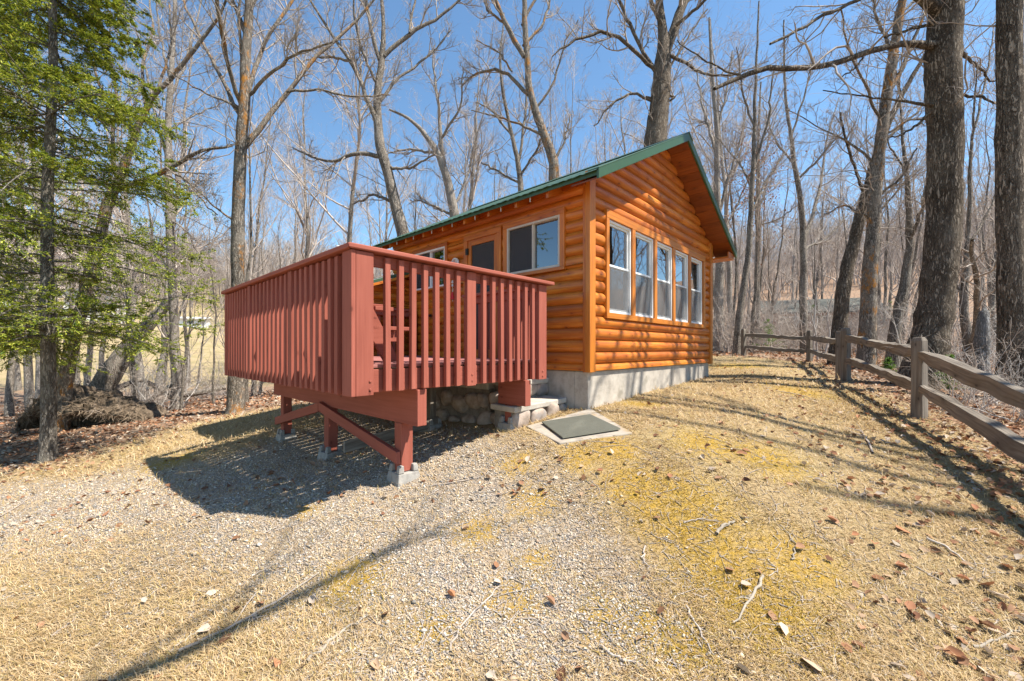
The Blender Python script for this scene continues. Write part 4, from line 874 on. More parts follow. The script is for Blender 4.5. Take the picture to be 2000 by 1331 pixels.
# a second one by the fence whose trunk and limbs throw the crossing shadows on the lawn and the branch shadows on the gable
def on_gable(px,py,h):
    k=(px-CX)/F; a=loc(CB,0,-.06); u=(k*a[1]-a[0])/(U[0]-k*U[1]); y=a[1]+u*U[1]; return np.array([a[0]+u*U[0],y,CZ+(HY-py)/F*y])+SUN/SUN[2]*h
A=Acc();B=Acc(); bx,by=9.8,1.05; g=gz1(bx,by); r9=np.random.default_rng(19)
p,r=resample([(bx,by,g-.2),(bx+.05,by,g+4),(bx-.1,by+.1,g+8),(bx-.25,by+.2,g+12.2)],[.19,.15,.11,.03],24); A.add(p[None],r[None],12)
for path,h0,h1,z0,ra in (([(1160,800),(1195,705),(1222,640),(1258,550),(1292,470)],7.2,8.6,6.5,.042),([(1322,735),(1318,640),(1300,540),(1286,440),(1292,375)],7.6,9.0,7.6,.036),([(1255,560),(1215,470),(1188,415)],8.2,8.6,7.0,.026),([(1230,480),(1262,430),(1282,385)],8.4,9.0,8.0,.022)):
    m=len(path); lm=[(bx,by,g+z0)]+[on_gable(px,py,h0+(h1-h0)*i/(m-1)) for i,(px,py) in enumerate(path)][::-1]
    q,rr=resample(lm,np.linspace(ra*1.5,ra*.45,m+1),22); q[3:-1]+=r9.normal(size=(18,3))*.03; A.add(q[None],rr[None],7)
    C1,R1=children(q[None,5:],rr[None,5:],6,r9,ratio=.22,tmin=.1,up=.03,K=6,rratio=.45,rmin=.005,wander=.2); B.add(C1,R1,4)
emit('bare_oak','bare oak outside the view beyond the near fence rails','bare tree',(bx,by,g),A,B,M['bark_oak'],M['twig'])
# ================================================================== shrubs and brush
def proto_shrub(seed,h,n,pale):
    rng=np.random.default_rng(seed); A=Acc(); K=7; d=np.stack([rng.normal(size=n)*.5,rng.normal(size=n)*.5,np.ones(n)],1); d/=np.linalg.norm(d,axis=1,keepdims=True)
    P=np.empty((n,K,3)); P[:,0]=np.stack([rng.normal(size=n)*.14,rng.normal(size=n)*.14,np.zeros(n)-.05],1); ln=h*rng.uniform(.6,1.3,n)
    for k in range(1,K):
        d=d+rng.normal(size=(n,3))*.2; d/=np.linalg.norm(d,axis=1,keepdims=True); P[:,k]=P[:,k-1]+d*(ln/(K-1))[:,None]
    R=np.linspace(.011,.004,K)[None]*rng.uniform(.6,1.3,(n,1)); A.add(P,R,4)
    C1,R1=children(P,R,6,rng,ratio=.5,tmin=.2,up=.03,wander=.22,K=5,rratio=.55,rmin=.004); A.add(C1,R1,3)
    C2,R2=children(C1,R1,4,rng,ratio=.55,tmin=.2,up=.02,wander=.22,K=4,rratio=.6,rmin=.003); A.add(C2,R2,3)
    return A.mesh('shrub',M['twig_pale'] if pale else M['twig_far'])
M['twig_pale']=speck('pale_twig',[(.25,.22,.19),(.42,.38,.34),(.55,.51,.46)],3,.9,.1)
M['stick']=speck('dry_stick',[(.16,.13,.10),(.30,.255,.20),(.42,.37,.30)],6,.95,.4)
SH=[proto_shrub(300+i,1.1+.15*i,7+i%3,i%3==0) for i in range(6)]
def shrub(x,y,s,label,group,rng):
    o=link('bare_shrub',SH[int(rng.integers(0,6))]); o.location=(x,y,gz1(x,y)); o.rotation_euler=(0,0,float(rng.uniform(0,6.28))); o.scale=(s,s,s); tag(o,label,'shrub',group)
def scat_sh(n,xf,yf,label,group,s0,s1):
    for _ in range(n): y=yf(); x=xf(y); shrub(x,y,rng.uniform(s0,s1),label,group,rng)
scat_sh(85,lambda y:(rng.uniform(1388,1760)-CX)/F*y,lambda:rng.uniform(13.8,23),'tangled leafless shrub behind the far fence rails','leafless shrubs behind the far fence rails',.8,1.7)
scat_sh(30,lambda y:(rng.uniform(1720,2050)-CX)/F*y,lambda:rng.uniform(8.2,20),'thin leafless shrub in the wood right of the fence corner','leafless shrubs in the wood on the right',.5,1.3)
scat_sh(8,lambda y:rng.uniform(5.9,6.8),lambda:rng.uniform(4.4,6.0),'low pale leafless shrub just outside the near fence rails','leafless shrubs outside the near rails',.4,.6)
scat_sh(26,lambda y:(rng.uniform(150,520)-CX)/F*y,lambda:rng.uniform(10.5,22),'leafless brush in the hollow left of the deck','leafless shrubs in the hollow',.6,1.4)
# pale antler-like dead stems standing behind the far rails
def dead_stem(px,py,Y,path,label,seed):
    r_=np.random.default_rng(seed); pts=[P3(a,b,Y) for a,b in path]; g=gz1(*pts[0][:2]); pts[0][2]=g-.05; A=Acc(); p,r=resample(pts,np.linspace(.03,.012,len(pts)),16); A.add(p[None],r[None],7)
    C1,R1=children(p[None],r[None],5,r_,ratio=.4,tmin=.3,K=6,rratio=.6,rmin=.006,wander=.3); A.add(C1,R1,4)
    o=link('dead_sapling',A.mesh('dead_sapling',M['twig_pale'],(pts[0][0],pts[0][1],g))); o.location=(pts[0][0],pts[0][1],g); tag(o,label,'dead sapling')
dead_stem(0,0,12.3,[(1597,690),(1594,655),(1586,625),(1584,612)],'pale straight dead stem behind the far fence post',1)
dead_stem(0,0,12.6,[(1608,670),(1622,650),(1614,625),(1620,600),(1626,575)],'pale crooked dead stem behind the far rails',2)
dead_stem(0,0,12.9,[(1588,640),(1591,610),(1595,570)],'thin pale upright stick behind the far rails',3)
# rust coloured leaves still hanging on one tree
r_=np.random.default_rng(41); n=900; Y=17.8
pp=np.stack([r_.normal(1482,26,n),r_.normal(345,55,n)],1); yy=Y+r_.normal(size=n)*.6
pos=np.stack([(pp[:,0]-CX)/F*yy,yy,CZ+(HY-pp[:,1])/F*yy],1)
def leafmesh(name,pos,size,pal,rng,m,flatness=.5,curl=.35,aspect=.55,tilt=None):
    n=len(pos); nrm=rng.normal(size=(n,3)); nrm[:,2]=np.abs(nrm[:,2])+flatness*3; nrm/=np.linalg.norm(nrm,axis=1,keepdims=True)
    a=rng.normal(size=(n,3)); d=a-(a*nrm).sum(1,keepdims=True)*nrm; d/=np.linalg.norm(d,axis=1,keepdims=True); w=np.cross(nrm,d)
    s=(size*rng.uniform(.6,1.3,n))[:,None]; cu=(curl*rng.uniform(-.3,1.3,n))[:,None]
    tmpl=[(-.5,0,0),(-.22,.5,.5),(.2,.38,.55),(.55,0,.25),(.2,-.38,.6),(-.22,-.5,.5),(0,0,-.05)]
    v=np.stack([pos+d*s*x+w*s*y*aspect*1.3+nrm*s*cu*z for x,y,z in tmpl],1)
    f=np.array([(0,6,1),(1,6,2),(2,6,3),(3,6,4),(4,6,5),(5,6,0)]); q=(np.arange(n)[:,None,None]*7+f[None]).reshape(-1,3)
    c=np.repeat(np.asarray(pal)[rng.integers(0,len(pal),n)]*rng.uniform(.75,1.2,(n,1)),7,0)
    return np_mesh(name,v.reshape(-1,3),q,m,False,c)
rust=[o for o in COL.objects if o.get('label','').startswith('bare tree with rusty')][0]
o=link('dead_leaves',leafmesh('dead_leaves',pos-np.array(rust.location),.07,[(.36,.13,.06),(.45,.2,.1),(.28,.1,.05)],r_,M['leaf'],0),rust)
# ================================================================== uprooted root mass, logs, sticks
def rootball():
    r_=np.random.default_rng(51); c0=hit(140,842); g=gz1(*c0[:2]); y0=c0[1]; s=y0/F
    t=thing('uprooted_root_mass','uprooted tree base, a shaggy mound of soil and roots behind the evergreen','root mass',(c0[0],c0[1]+.5,g))
    # a torn-up disc of soil: rounded back, overhanging ragged lip, dark hollow below it
    n,m=56,22; V_=[]; Q=[]; W=132*s
    prof=np.array([(1.15,-.1),(1.05,.25),(.8,.62),(.45,.9),(.1,1.0),(-.2,.96),(-.42,.80),(-.50,.62),(-.38,.52),(-.1,.50),(.2,.40),(.38,.2),(.42,-.15)])
    for i in range(n+1):
        x=-1+2*i/n; H=(1-abs(x)**2.4)**.55*(.86*s*100 if x<-.35 else .66*s*100)*(1+.08*math.sin(x*9)); D=.55+.45*(1-x*x)
        for j in range(m+1):
            tt=j/m*(len(prof)-1); i0=min(int(tt),len(prof)-2); f=tt-i0; q=prof[i0]*(1-f)+prof[i0+1]*f
            k=1+.05*math.sin(i*.9+j*1.3)+.05*r_.normal(); V_.append((x*W+.03*r_.normal(),q[0]*D*k+.03*r_.normal(),q[1]*H*k+.02*r_.normal()-.04))
    for i in range(n):
        for j in range(m): a=i*(m+1)+j; Q.append((a,a+1,a+m+2,a+m+1))
    V_=np.array(V_); link('soil',np_mesh('soil',V_,np.array(Q),M['soil'],True),t)
    A=Acc(); k=2200; ii=r_.integers(0,n+1,k); jj=np.clip(r_.normal(.55,.16,k)*m,0,m).astype(int); P0=V_[ii*(m+1)+jj]; d=r_.normal(size=(k,3))*np.array([.7,.6,.5]); d[:,1]-=.4; d[:,2]-=.35
    P=np.empty((k,5,3)); P[:,0]=P0; ln=r_.uniform(.05,.26,k)
    for q in range(1,5): d=d+r_.normal(size=(k,3))*.35; d[:,2]-=.12; d/=np.linalg.norm(d,axis=1,keepdims=True); P[:,q]=P[:,q-1]+d*(ln/4)[:,None]
    A.add(P,np.linspace(1,.3,5)[None]*r_.uniform(.003,.009,(k,1)),4); link('roots',A.mesh('roots',M['root']),t)
M['soil']=speck('root_soil',[(.05,.035,.022),(.16,.115,.075),(.27,.2,.135)],8,1.,1.,dist=.08)
M['root']=speck('roots',[(.12,.085,.055),(.25,.185,.125),(.36,.28,.2)],4,.95,.3)
rootball()
def log_(path,Y,w,label,name='fallen_tree',mt='bark_grey',cat='fallen tree',seed=0):
    pts=[P3(a,b,y) for (a,b),y in zip(path,Y)]; A=Acc(); p,r=resample(pts,[x*Y[0]/F/2 for x in w],16); A.add(p[None],knobs(p,r,np.random.default_rng(seed),.03)[None],11); l=pts[0]
    o=link(name,A.mesh(name,M[mt],l)); o.location=l; tag(o,label,cat)
log_([(176,800),(195,765),(222,720),(262,665),(330,590)],[10.6,10.7,10.9,11.3,12],[46,42,37,30,18],'thick leaning fallen trunk rising from the uprooted root mass',seed=1)
log_([(225,760),(275,740),(330,770)],[11.4,12,12.6],[10,10,7],'thin dark fallen branch lying across the hollow',cat='fallen branch',name='fallen_branch',seed=2)
log_([(290,785),(330,755),(362,745)],[11.5,12,12.4],[8,7,5],'short grey fallen limb propped in the hollow brush',cat='fallen branch',name='fallen_branch',seed=3)
log_([(330,775),(385,768),(440,757)],[13,13.3,13.8],[13,12,10],'dark mossy log lying along the hollow near the lichen tree',seed=4,name='fallen_log',cat='log')
# ================================================================== far buildings
def house(name,label,cat,x,y,rz,w,d,h,rh,wallm,roofm,wins):
    g=gz1(x,y); t=thing(name,label,cat,(x,y,g),rz); b=MB(); b.box(-w/2,w/2,-d/2,d/2,-.6,h); b.build('wall',wallm,t,dz=0)
    b=MB(); b.prism([(-w/2-.3,-d/2-.4,h-.02),(w/2+.3,-d/2-.4,h-.02),(w/2+.3,0,h+rh),(-w/2-.3,0,h+rh)],(0,0,.1)); b.prism([(-w/2-.3,d/2+.4,h-.02),(w/2+.3,d/2+.4,h-.02),(w/2+.3,0,h+rh),(-w/2-.3,0,h+rh)],(0,0,.1)); b.build('roof',roofm,t,dz=0)
    b=MB(); b.prism([(-w/2+.02,-d/2,h-.03),(-w/2+.02,d/2,h-.03),(-w/2+.02,0,h+rh)],(w-.04,0,0)); b.build('gable',wallm,t,dz=0)
    for (a,z,ww,hh) in wins:
        b=MB(); ring(b,GA,a-ww/2-.08,a+ww/2+.08,z-.08,z+hh+.08,.08,d/2-.02,d/2+.05); f=b.build('window',M['white'],t,dz=0)
        b=MB(); wbox(b,GA,a-ww/2,a+ww/2,z,z+hh,d/2+.005,d/2+.02); b.build('pane',M['pane_dark'],f,dz=0)
    return t
M['pane_dark']=plain('dark_pane',(.03,.035,.045),.08); M['siding']=plain('pale_siding',(.72,.7,.66),.6); M['greyroof']=speck('grey_shingles',[(.05,.052,.045),(.085,.088,.075),(.12,.12,.105)],3,.95,.2); M['brownwall']=plain('brown_siding',(.30,.13,.07),.7)
y=60; house('white_house','pale white house across the field behind the evergreen','house',(198-CX)/F*y,y,.5,6.2,5,2.7,1.6,M['siding'],M['greyroof'],[(-1.6,1.0,.9,1.1),(1.4,1.0,.9,1.1)])
y=64; house('white_trailer','long low white trailer at the far end of the field','trailer',(358-CX)/F*y,y,.38,6.5,2.4,1.1,.25,M['white'],M['white'],[(-.6,.35,.7,.5),(1.3,.35,.9,.5)])
y=62; house('white_shed','small white building at the left edge of the field','shed',(4-CX)/F*y,y,.7,3.2,3,2.1,1.0,M['siding'],M['greyroof'],[(0,.8,.7,.8)])
def cabin2():
    y=33; x=(1585-CX)/F*y; g=gz1(x,y); t=house('neighbouring_cabin','brown neighbouring cabin with grey green roof seen through the wood','cabin',x,y,-.35,7.4,5.0,2.2,1.2,M['brownwall'],M['greyroof'],[(-2.2,.9,1.2,1.0),(.6,.9,1.2,1.0)])
    b=MB(); b.box(-3.8,3.9,-4.6,-2.75,.45,.6)
    for k in range(5): b.box(-3.7+k*1.85,-3.58+k*1.85,-4.55,-4.45,-.5,.45)
    b.build('deck_floor',M['brownwall'],t,dz=0)
    b=MB(); b.box(-3.8,3.9,-4.6,-4.52,1.42,1.5)
    for k in range(38): b.box(-3.78+k*.205,-3.72+k*.205,-4.58,-4.54,.6,1.42)
    b.build('deck_railing',M['brownwall'],t,dz=0)
cabin2()
# power line over the evergreen
p=[P3(-60,160,5.6),P3(0,196,6.),P3(120,285,7.2),P3(250,365,9.),P3(420,452,13),P3(560,505,22)]
A=Acc(); q,r=resample(p,[.008]*6,40); A.add(q[None],r[None],6); o=link('power_cable',A.mesh('power_cable',M['black'],q[0])); o.location=q[0]; tag(o,'thin dark cable running down past the evergreen into the trees','cable')
# far woods on the hills: one uncountable mass
def far_woods():
    r_=np.random.default_rng(61); n=5200; y=r_.uniform(72,150,n); x=(r_.uniform(-120,2120,n)-CX)/F*y*r_.uniform(.98,1.02,n)
    y=np.where((x/y<-.5)&(y<80),y+12,y); z=gz(x,y); A=Acc(); H=r_.uniform(7,14,n); K=5; t=np.linspace(0,1,K)
    P=np.stack([x[:,None]+np.cumsum(r_.normal(size=(n,K))*.25,1),y[:,None]+0*t,z[:,None]+H[:,None]*t],2); R=np.linspace(1,.2,K)[None]*r_.uniform(.05,.13,(n,1)); A.add(P,R,3)
    C1,R1=children(P,R,9,r_,ratio=.34,tmin=.25,spread=(.35,.9),up=.12,K=4,rratio=.5,rmin=.03); A.add(C1,R1,3)
    C2,R2=children(C1,R1,3,r_,ratio=.6,tmin=.2,spread=(.35,.9),up=.1,K=3,rratio=.6,rmin=.02); A.add(C2,R2,3)
    o=link('distant_woods',A.mesh('distant_woods',M['twig_hill'],smooth=False)); tag(o,'grey brown leafless woods covering the far hills','woods',kind='stuff')
M['twig_hill']=speck('hill_twigs',[(.20,.165,.145),(.31,.26,.23),(.42,.36,.325)],.4,.95,0)
far_woods()
# ================================================================== ground sheet with its material
def axis(lo,hi,d,far0,far1):
    a=list(np.arange(lo,hi+1e-6,d)); s=d; x=hi
    while x<far1: s*=1.16; x+=s; a.append(x)
    s=d; x=lo; b=[]
    while x>far0: s*=1.16; x-=s; b.append(x)
    return np.array(b[::-1]+a)
xs=axis(-9,9,.075,-320,320); ys=axis(.6,11,.075,-320,340)
X,Y=np.meshgrid(xs,ys); Zg=gz(X,Y)
def world_poly(pts): return np.array([hit(*p)[:2] if len(p)==2 else p[:2] for p in pts])
def poly_sd(X,Y,poly):
    """signed distance, positive inside"""
    x=X.ravel(); y=Y.ravel(); n=len(poly); ins=np.zeros(x.size,bool); d=np.full(x.size,1e9)
    for i in range(n):
        a=poly[i]; b=poly[(i+1)%n]; e=b-a; t=np.clip(((x-a[0])*e[0]+(y-a[1])*e[1])/(e@e+1e-12),0,1)
        d=np.minimum(d,np.hypot(x-a[0]-t*e[0],y-a[1]-t*e[1]))
        c=((a[1]>y)!=(b[1]>y))&(x<(b[0]-a[0])*(y-a[1])/(b[1]-a[1]+1e-12)+a[0]); ins^=c
    return np.where(ins,d,-d).reshape(X.shape)
sm=lambda d,w:np.clip(d/w*.5+.5,0,1)
GP=world_poly([(-250,950),(0,945),(250,915),(420,900),(560,850),(700,815),(900,835),(1010,862),(1085,890),(1150,960),(1230,1050),(1330,1180),(1450,1331),(1480,1420),(600,1420),(640,1331),(700,1250),(620,1180),(350,1130),(0,1095),(-250,1085)])
YP=np.vstack([world_poly([(-250,965),(0,926),(180,893),(330,840),(455,812)]),np.array([(-4.2,9.2),(-2,12),(5,14.4),(7.2,13.2),(8.35,11.4),(6.15,7.6),(5.25,5.0),(4.2,2.3),(4.0,0),(6,-12),(-40,-12),(-40,2)])])
MOSS=[(1330,1000,.42),(1400,1085,.36),(1240,950,.28),(1130,895,.22),(1010,905,.2),(1480,1170,.28),(1040,985,.2),(700,1130,.2),(930,1040,.18),(1200,880,.25),(1440,716,.6),(1560,765,.4),(1250,790,.25),(1000,1170,.16),(1180,1210,.16),(1260,1230,.14),(100,1020,.08),(1500,900,.3),(1380,870,.3),(330,905,.3),(1050,1095,.12),(850,1230,.12),(1560,1100,.25),(1330,1270,.15),(600,1000,.12)]
def masks(X,Y):
    g=sm(poly_sd(X,Y,GP),.5); yard=sm(poly_sd(X,Y,YP),.9); moss=np.zeros(X.shape)
    for px,py,r in MOSS:
        x,y=hit(px,py); moss=np.maximum(moss,np.exp(-((X-x)**2+((Y-y))**2)/(2*(r*.85)**2)))
    field=sm(np.minimum(Y-24,-X-.38*Y),8)
    return g,yard,moss,field
g_,y_,m_,f_=masks(X,Y)
idx=np.arange(X.size).reshape(X.shape); q=np.stack([idx[:-1,:-1],idx[:-1,1:],idx[1:,1:],idx[1:,:-1]],-1).reshape(-1,4)
me=np_mesh('ground',np.stack([X,Y,Zg],-1).reshape(-1,3),q,None,True)
a=me.attributes.new('cover','FLOAT_COLOR','POINT'); c=np.stack([g_,y_,m_,f_],-1).astype(np.float32); a.data.foreach_set('color',c.ravel())
gm,nt,b=mat('ground_cover'); at=N(nt,'Attribute',attribute_name='cover'); sp=nt.nodes.new('ShaderNodeSeparateColor'); nt.links.new(at.outputs['Color'],sp.inputs[0])
oc=coord(nt,'Object'); n1=noise(nt,oc,2.2,6,.65); n2=noise(nt,oc,11,6,.7); n3=noise(nt,oc,70,4,.7); n4=noise(nt,oc,.8,4,.6)
def edge(fac,nz,lo=.42,hi=.58,amt=.9): return ramp(nt,math_(nt,'ADD',fac,math_(nt,'MULTIPLY',math_(nt,'SUBTRACT',nz,.5),amt)),[(lo,0),(hi,1)])
straw=ramp(nt,n3,[(.25,(.19,.125,.06)),(.5,(.36,.26,.135)),(.75,(.55,.42,.24))]); straw=mix(nt,ramp(nt,n2,[(.45,0),(.75,.6)]),straw,(.33,.24,.13)); straw=mix(nt,ramp(nt,n4,[(.5,0),(.75,.35)]),straw,(.37,.30,.11))
vr=N(nt,'TexVoronoi',Scale=62.); nt.links.new(oc,vr.inputs['Vector']); vr2=N(nt,'TexVoronoi',Scale=62.,feature='DISTANCE_TO_EDGE'); nt.links.new(oc,vr2.inputs['Vector'])
sv=nt.nodes.new('ShaderNodeSeparateColor'); nt.links.new(vr.outputs['Color'],sv.inputs[0])
grav=ramp(nt,sv.outputs[0],[(.0,(.15,.125,.10)),(.25,(.30,.245,.185)),(.55,(.42,.35,.265)),(1.,(.58,.50,.40))]); grav=mix(nt,ramp(nt,vr2.outputs[0],[(.0,.8),(.12,0)]),grav,(.14,.10,.07)); grav=mix(nt,ramp(nt,n2,[(.42,0),(.62,.7)]),grav,(.42,.30,.18))
litter=ramp(nt,n3,[(.25,(.10,.055,.035)),(.48,(.26,.145,.085)),(.7,(.42,.27,.17))]); litter=mix(nt,ramp(nt,n1,[(.35,0),(.6,.7)]),litter,(.25,.195,.145))
mossc=ramp(nt,n3,[(.28,(.21,.115,.012)),(.5,(.41,.245,.03)),(.75,(.54,.36,.085))])
field=ramp(nt,n2,[(.3,(.30,.22,.12)),(.7,(.41,.315,.18))]); field=mix(nt,ramp(nt,n4,[(.45,0),(.6,.7)]),field,(.235,.20,.09))
col=mix(nt,edge(sp.outputs[1],n1,.35,.65,.8),litter,straw); col=mix(nt,edge(at.outputs['Alpha'],n1,.4,.6,.5),col,field)
col=mix(nt,edge(sp.outputs[0],n2,.3,.68,.9),col,grav); n5=noise(nt,oc,28,5,.75); col=mix(nt,math_(nt,'MULTIPLY',math_(nt,'MULTIPLY',edge(sp.outputs[2],n2,.25,.85,1.0),ramp(nt,n5,[(.36,.05),(.56,1)])),ramp(nt,n3,[(.3,.3),(.52,1)])),col,mossc)
nt.links.new(col,b.inputs['Base Color']); b.inputs['Roughness'].default_value=.95; b.inputs['Specular IOR Level'].default_value=.15
hb=math_(nt,'ADD',math_(nt,'MULTIPLY',n3,.8),math_(nt,'MULTIPLY',n2,1.)); bump(nt,b,hb,.9,.03); me.materials.append(gm)
o=link('ground',me); tag(o,kind='structure')
# ================================================================== loose cover: stones, dry grass, leaves, sticks
def sample(n,rng,y0,y1,pw,xw=1.38,keep=None):
    u=rng.random(n); y=(y0**(1-pw)+(y1**(1-pw)-y0**(1-pw))*u)**(1/(1-pw)) if pw!=1 else y0*(y1/y0)**u
    x=rng.uniform(-xw,xw,n)*y; return x,y
rs=np.random.default_rng(91)
def inside_build(x,y,m=.05):
    du=(x-CB[0])*U[0]+(y-CB[1])*U[1]; dv=(x-CB[0])*V[0]+(y-CB[1])*V[1]; a=(du>-m)&(du<W_+m)&(dv>-m)&(dv<5)
    s=(du>-1.0)&(du<0.05)&(dv>.25)&(dv<2.6); pd=poly_sd(x,y,np.array(pad))>-.01
    return a|s|pd
# gravel
x,y=sample(400000,rs,1.5,9,1.7); g,yd,mo,_=masks(x,y); nz=np.sin(x*7+np.sin(y*9))*np.sin(y*8+np.sin(x*6))
k=(rs.random(x.size)<np.clip(g*1.05-.2+.38*nz*(g>.15),0.02*yd,1)*(1-.65*np.clip(mo*1.3-.3,0,1)))&~inside_build(x,y); x,y=x[k],y[k]; n=len(x)
oct_=np.array([(1,0,0),(-1,0,0),(0,1,0),(0,-1,0),(0,0,1),(0,0,-.6),(.62,.62,.5),(-.6,.62,.45)]); 
base=np.array([(1,0,-.1),(.45,.85,.1),(-.55,.8,-.05),(-1,-.05,.1),(-.4,-.9,-.05),(.6,-.8,.1),(.05,.05,.75),(.0,.0,-.7)])
fc=np.array([(0,1,6),(1,2,6),(2,3,6),(3,4,6),(4,5,6),(5,0,6),(1,0,7),(2,1,7),(3,2,7),(4,3,7),(5,4,7),(0,5,7)])
s=np.exp(rs.normal(np.log(.0052),.36,n))*np.clip(y/3.2,.85,2.2)**.6; s=np.minimum(s,.02); sc=rs.uniform(.65,1.25,(n,3))*s[:,None]; th=rs.uniform(0,6.28,n)
v=base[None]*(1+.22*rs.normal(size=(n,8,1)))*sc[:,None,:]; cx,sx=np.cos(th)[:,None],np.sin(th)[:,None]
vx=v[...,0]*cx-v[...,1]*sx; vy=v[...,0]*sx+v[...,1]*cx; v=np.stack([vx+x[:,None],vy+y[:,None],v[...,2]*.75+(gz(x,y)+s*.25)[:,None]],-1)
pal=np.array([(.50,.43,.34),(.43,.34,.25),(.66,.59,.49),(.35,.31,.275),(.23,.22,.21),(.38,.275,.19),(.48,.40,.32),(.55,.43,.30)]); c=np.repeat(pal[rs.integers(0,8,n)]*rs.uniform(.8,1.12,(n,1)),8,0)
o=link('gravel_stones',np_mesh('gravel_stones',v.reshape(-1,3),(np.arange(n)[:,None,None]*8+fc[None]).reshape(-1,3),M['gravel'],False,c)); tag(o,'pale grey and tan gravel spread over the drive','gravel',kind='stuff'); print('stones',n)
# dry grass blades lying matted
x,y=sample(520000,rs,1.5,14,1.55); g,yd,mo,_=masks(x,y)
clump=.55+.45*np.sin(x*3.1+2*np.sin(y*2.3))*np.sin(y*3.7+1.5*np.sin(x*2.9))
k=(rs.random(x.size)<np.clip(yd*1.3-.2,0,1)*np.clip(1.0-g*.82,.02,1)*(1-.35*np.clip(mo*1.3-.25,0,1))*(.35+.65*clump))&~inside_build(x,y,.0); x,y=x[k],y[k]; n=len(x)
g_m=mo[k]; z=gz(x,y); ln=rs.uniform(.035,.10,n)*np.where(g_m>.4,.6,1)*np.clip(y/4,.9,1.5); th=rs.normal(2.6,1.1,n)+np.sin(x*1.7)*.9; el=np.abs(rs.normal(.16,.36,n)); w=rs.uniform(.0009,.0019,n)*np.clip(y/2.6,1,3.2)
d=np.stack([np.cos(th)*np.cos(el),np.sin(th)*np.cos(el),np.sin(el)],1); sd=np.stack([-np.sin(th),np.cos(th),0*th],1); p0=np.stack([x,y,z-.002],1); bend=rs.uniform(0,.4,n)[:,None]*np.array([0,0,-1.])
p1=p0+d*(ln*.5)[:,None]+np.array([0,0,.004]); p2=p0+(d+bend*.6+sd*rs.normal(size=(n,1))*.2)*ln[:,None]; p2[:,2]=np.maximum(p2[:,2],z+.002); sdw=sd*w[:,None]
v=np.stack([p0-sdw,p0+sdw,p1+sdw*.9,p1-sdw*.9,p2+sdw*.25,p2-sdw*.25],1); f=np.array([(0,1,2,3),(3,2,4,5)])
pal=np.array([(.54,.38,.19),(.62,.46,.26),(.45,.30,.14),(.69,.55,.35),(.37,.25,.12),(.43,.32,.12),(.53,.38,.21)]); gm_=(rs.random(n)<np.clip(g_m*1.1-.15,0,.75)); pc=pal[rs.integers(0,7,n)]; pc[gm_]=np.array([(.42,.27,.04),(.50,.35,.07),(.34,.24,.03)])[rs.integers(0,3,gm_.sum())]; c=np.repeat(pc*rs.uniform(.75,1.1,(n,1)),6,0)
o=link('dry_grass',np_mesh('dry_grass',v.reshape(-1,3),(np.arange(n)[:,None,None]*6+f[None]).reshape(-1,4),M['straw'],False,c)); tag(o,'matted straw coloured dry grass over the yard','grass',kind='stuff'); print('blades',n)
# leaf litter
x1,y1=sample(60000,rs,3.2,24,1.15,1.5); x2,y2=sample(16000,rs,1.5,9,1.5)
x=np.r_[x1,x2]; y=np.r_[y1,y2]; g,yd,mo,fd=masks(x,y); near=np.arange(x.size)>=len(x1)
right=np.clip((x-.45*y-.6)/2.5,0,1)
k=np.where(near,rs.random(x.size)<(.012+.5*right)*yd,rs.random(x.size)<np.clip(1.05-yd*1.02,0.0,1))&~inside_build(x,y,.0)&(fd<.3)&(np.abs(x)<30); x,y=x[k],y[k]; n=len(x)
pos=np.stack([x,y,gz(x,y)+rs.uniform(.004,.028,n)],1)
o=link('leaf_litter',leafmesh('leaf_litter',pos,.066*np.clip(y/9,.8,1.5),[(.23,.115,.06),(.34,.19,.11),(.17,.08,.045),(.40,.27,.17),(.29,.15,.085),(.44,.36,.28),(.36,.17,.09),(.40,.32,.25)],rs,M['leaf'],.55,.55)); tag(o,'brown fallen leaves covering the ground under the trees','leaves',kind='stuff'); print('leaves',n)
# small debris: short bits of bark and twig
x,y=sample(9000,rs,1.5,8,1.5); g,yd,mo,_=masks(x,y); k=(yd>.4)&~inside_build(x,y); x,y=x[k],y[k]; n=len(x); th=rs.uniform(0,6.28,n); ln=np.exp(rs.normal(np.log(.045),.6,n)); K=4
P=np.empty((n,K,3)); P[:,0]=np.stack([x,y,0*x],1); d=np.stack([np.cos(th),np.sin(th),0*th],1)
for q_ in range(1,K): d=d+rs.normal(size=(n,3))*.2; d[:,2]=0; P[:,q_]=P[:,q_-1]+d*(ln/3)[:,None]
P[:,:,2]=gz(P[:,:,0],P[:,:,1])+.006; A=Acc(); A.add(P,np.linspace(1,.5,K)[None]*rs.uniform(.0014,.0038,(n,1)),4); o=link('twig_debris',A.mesh('twig_debris',M['twig'])); tag(o,'scattered bits of twig and bark on the ground','debris',kind='stuff')
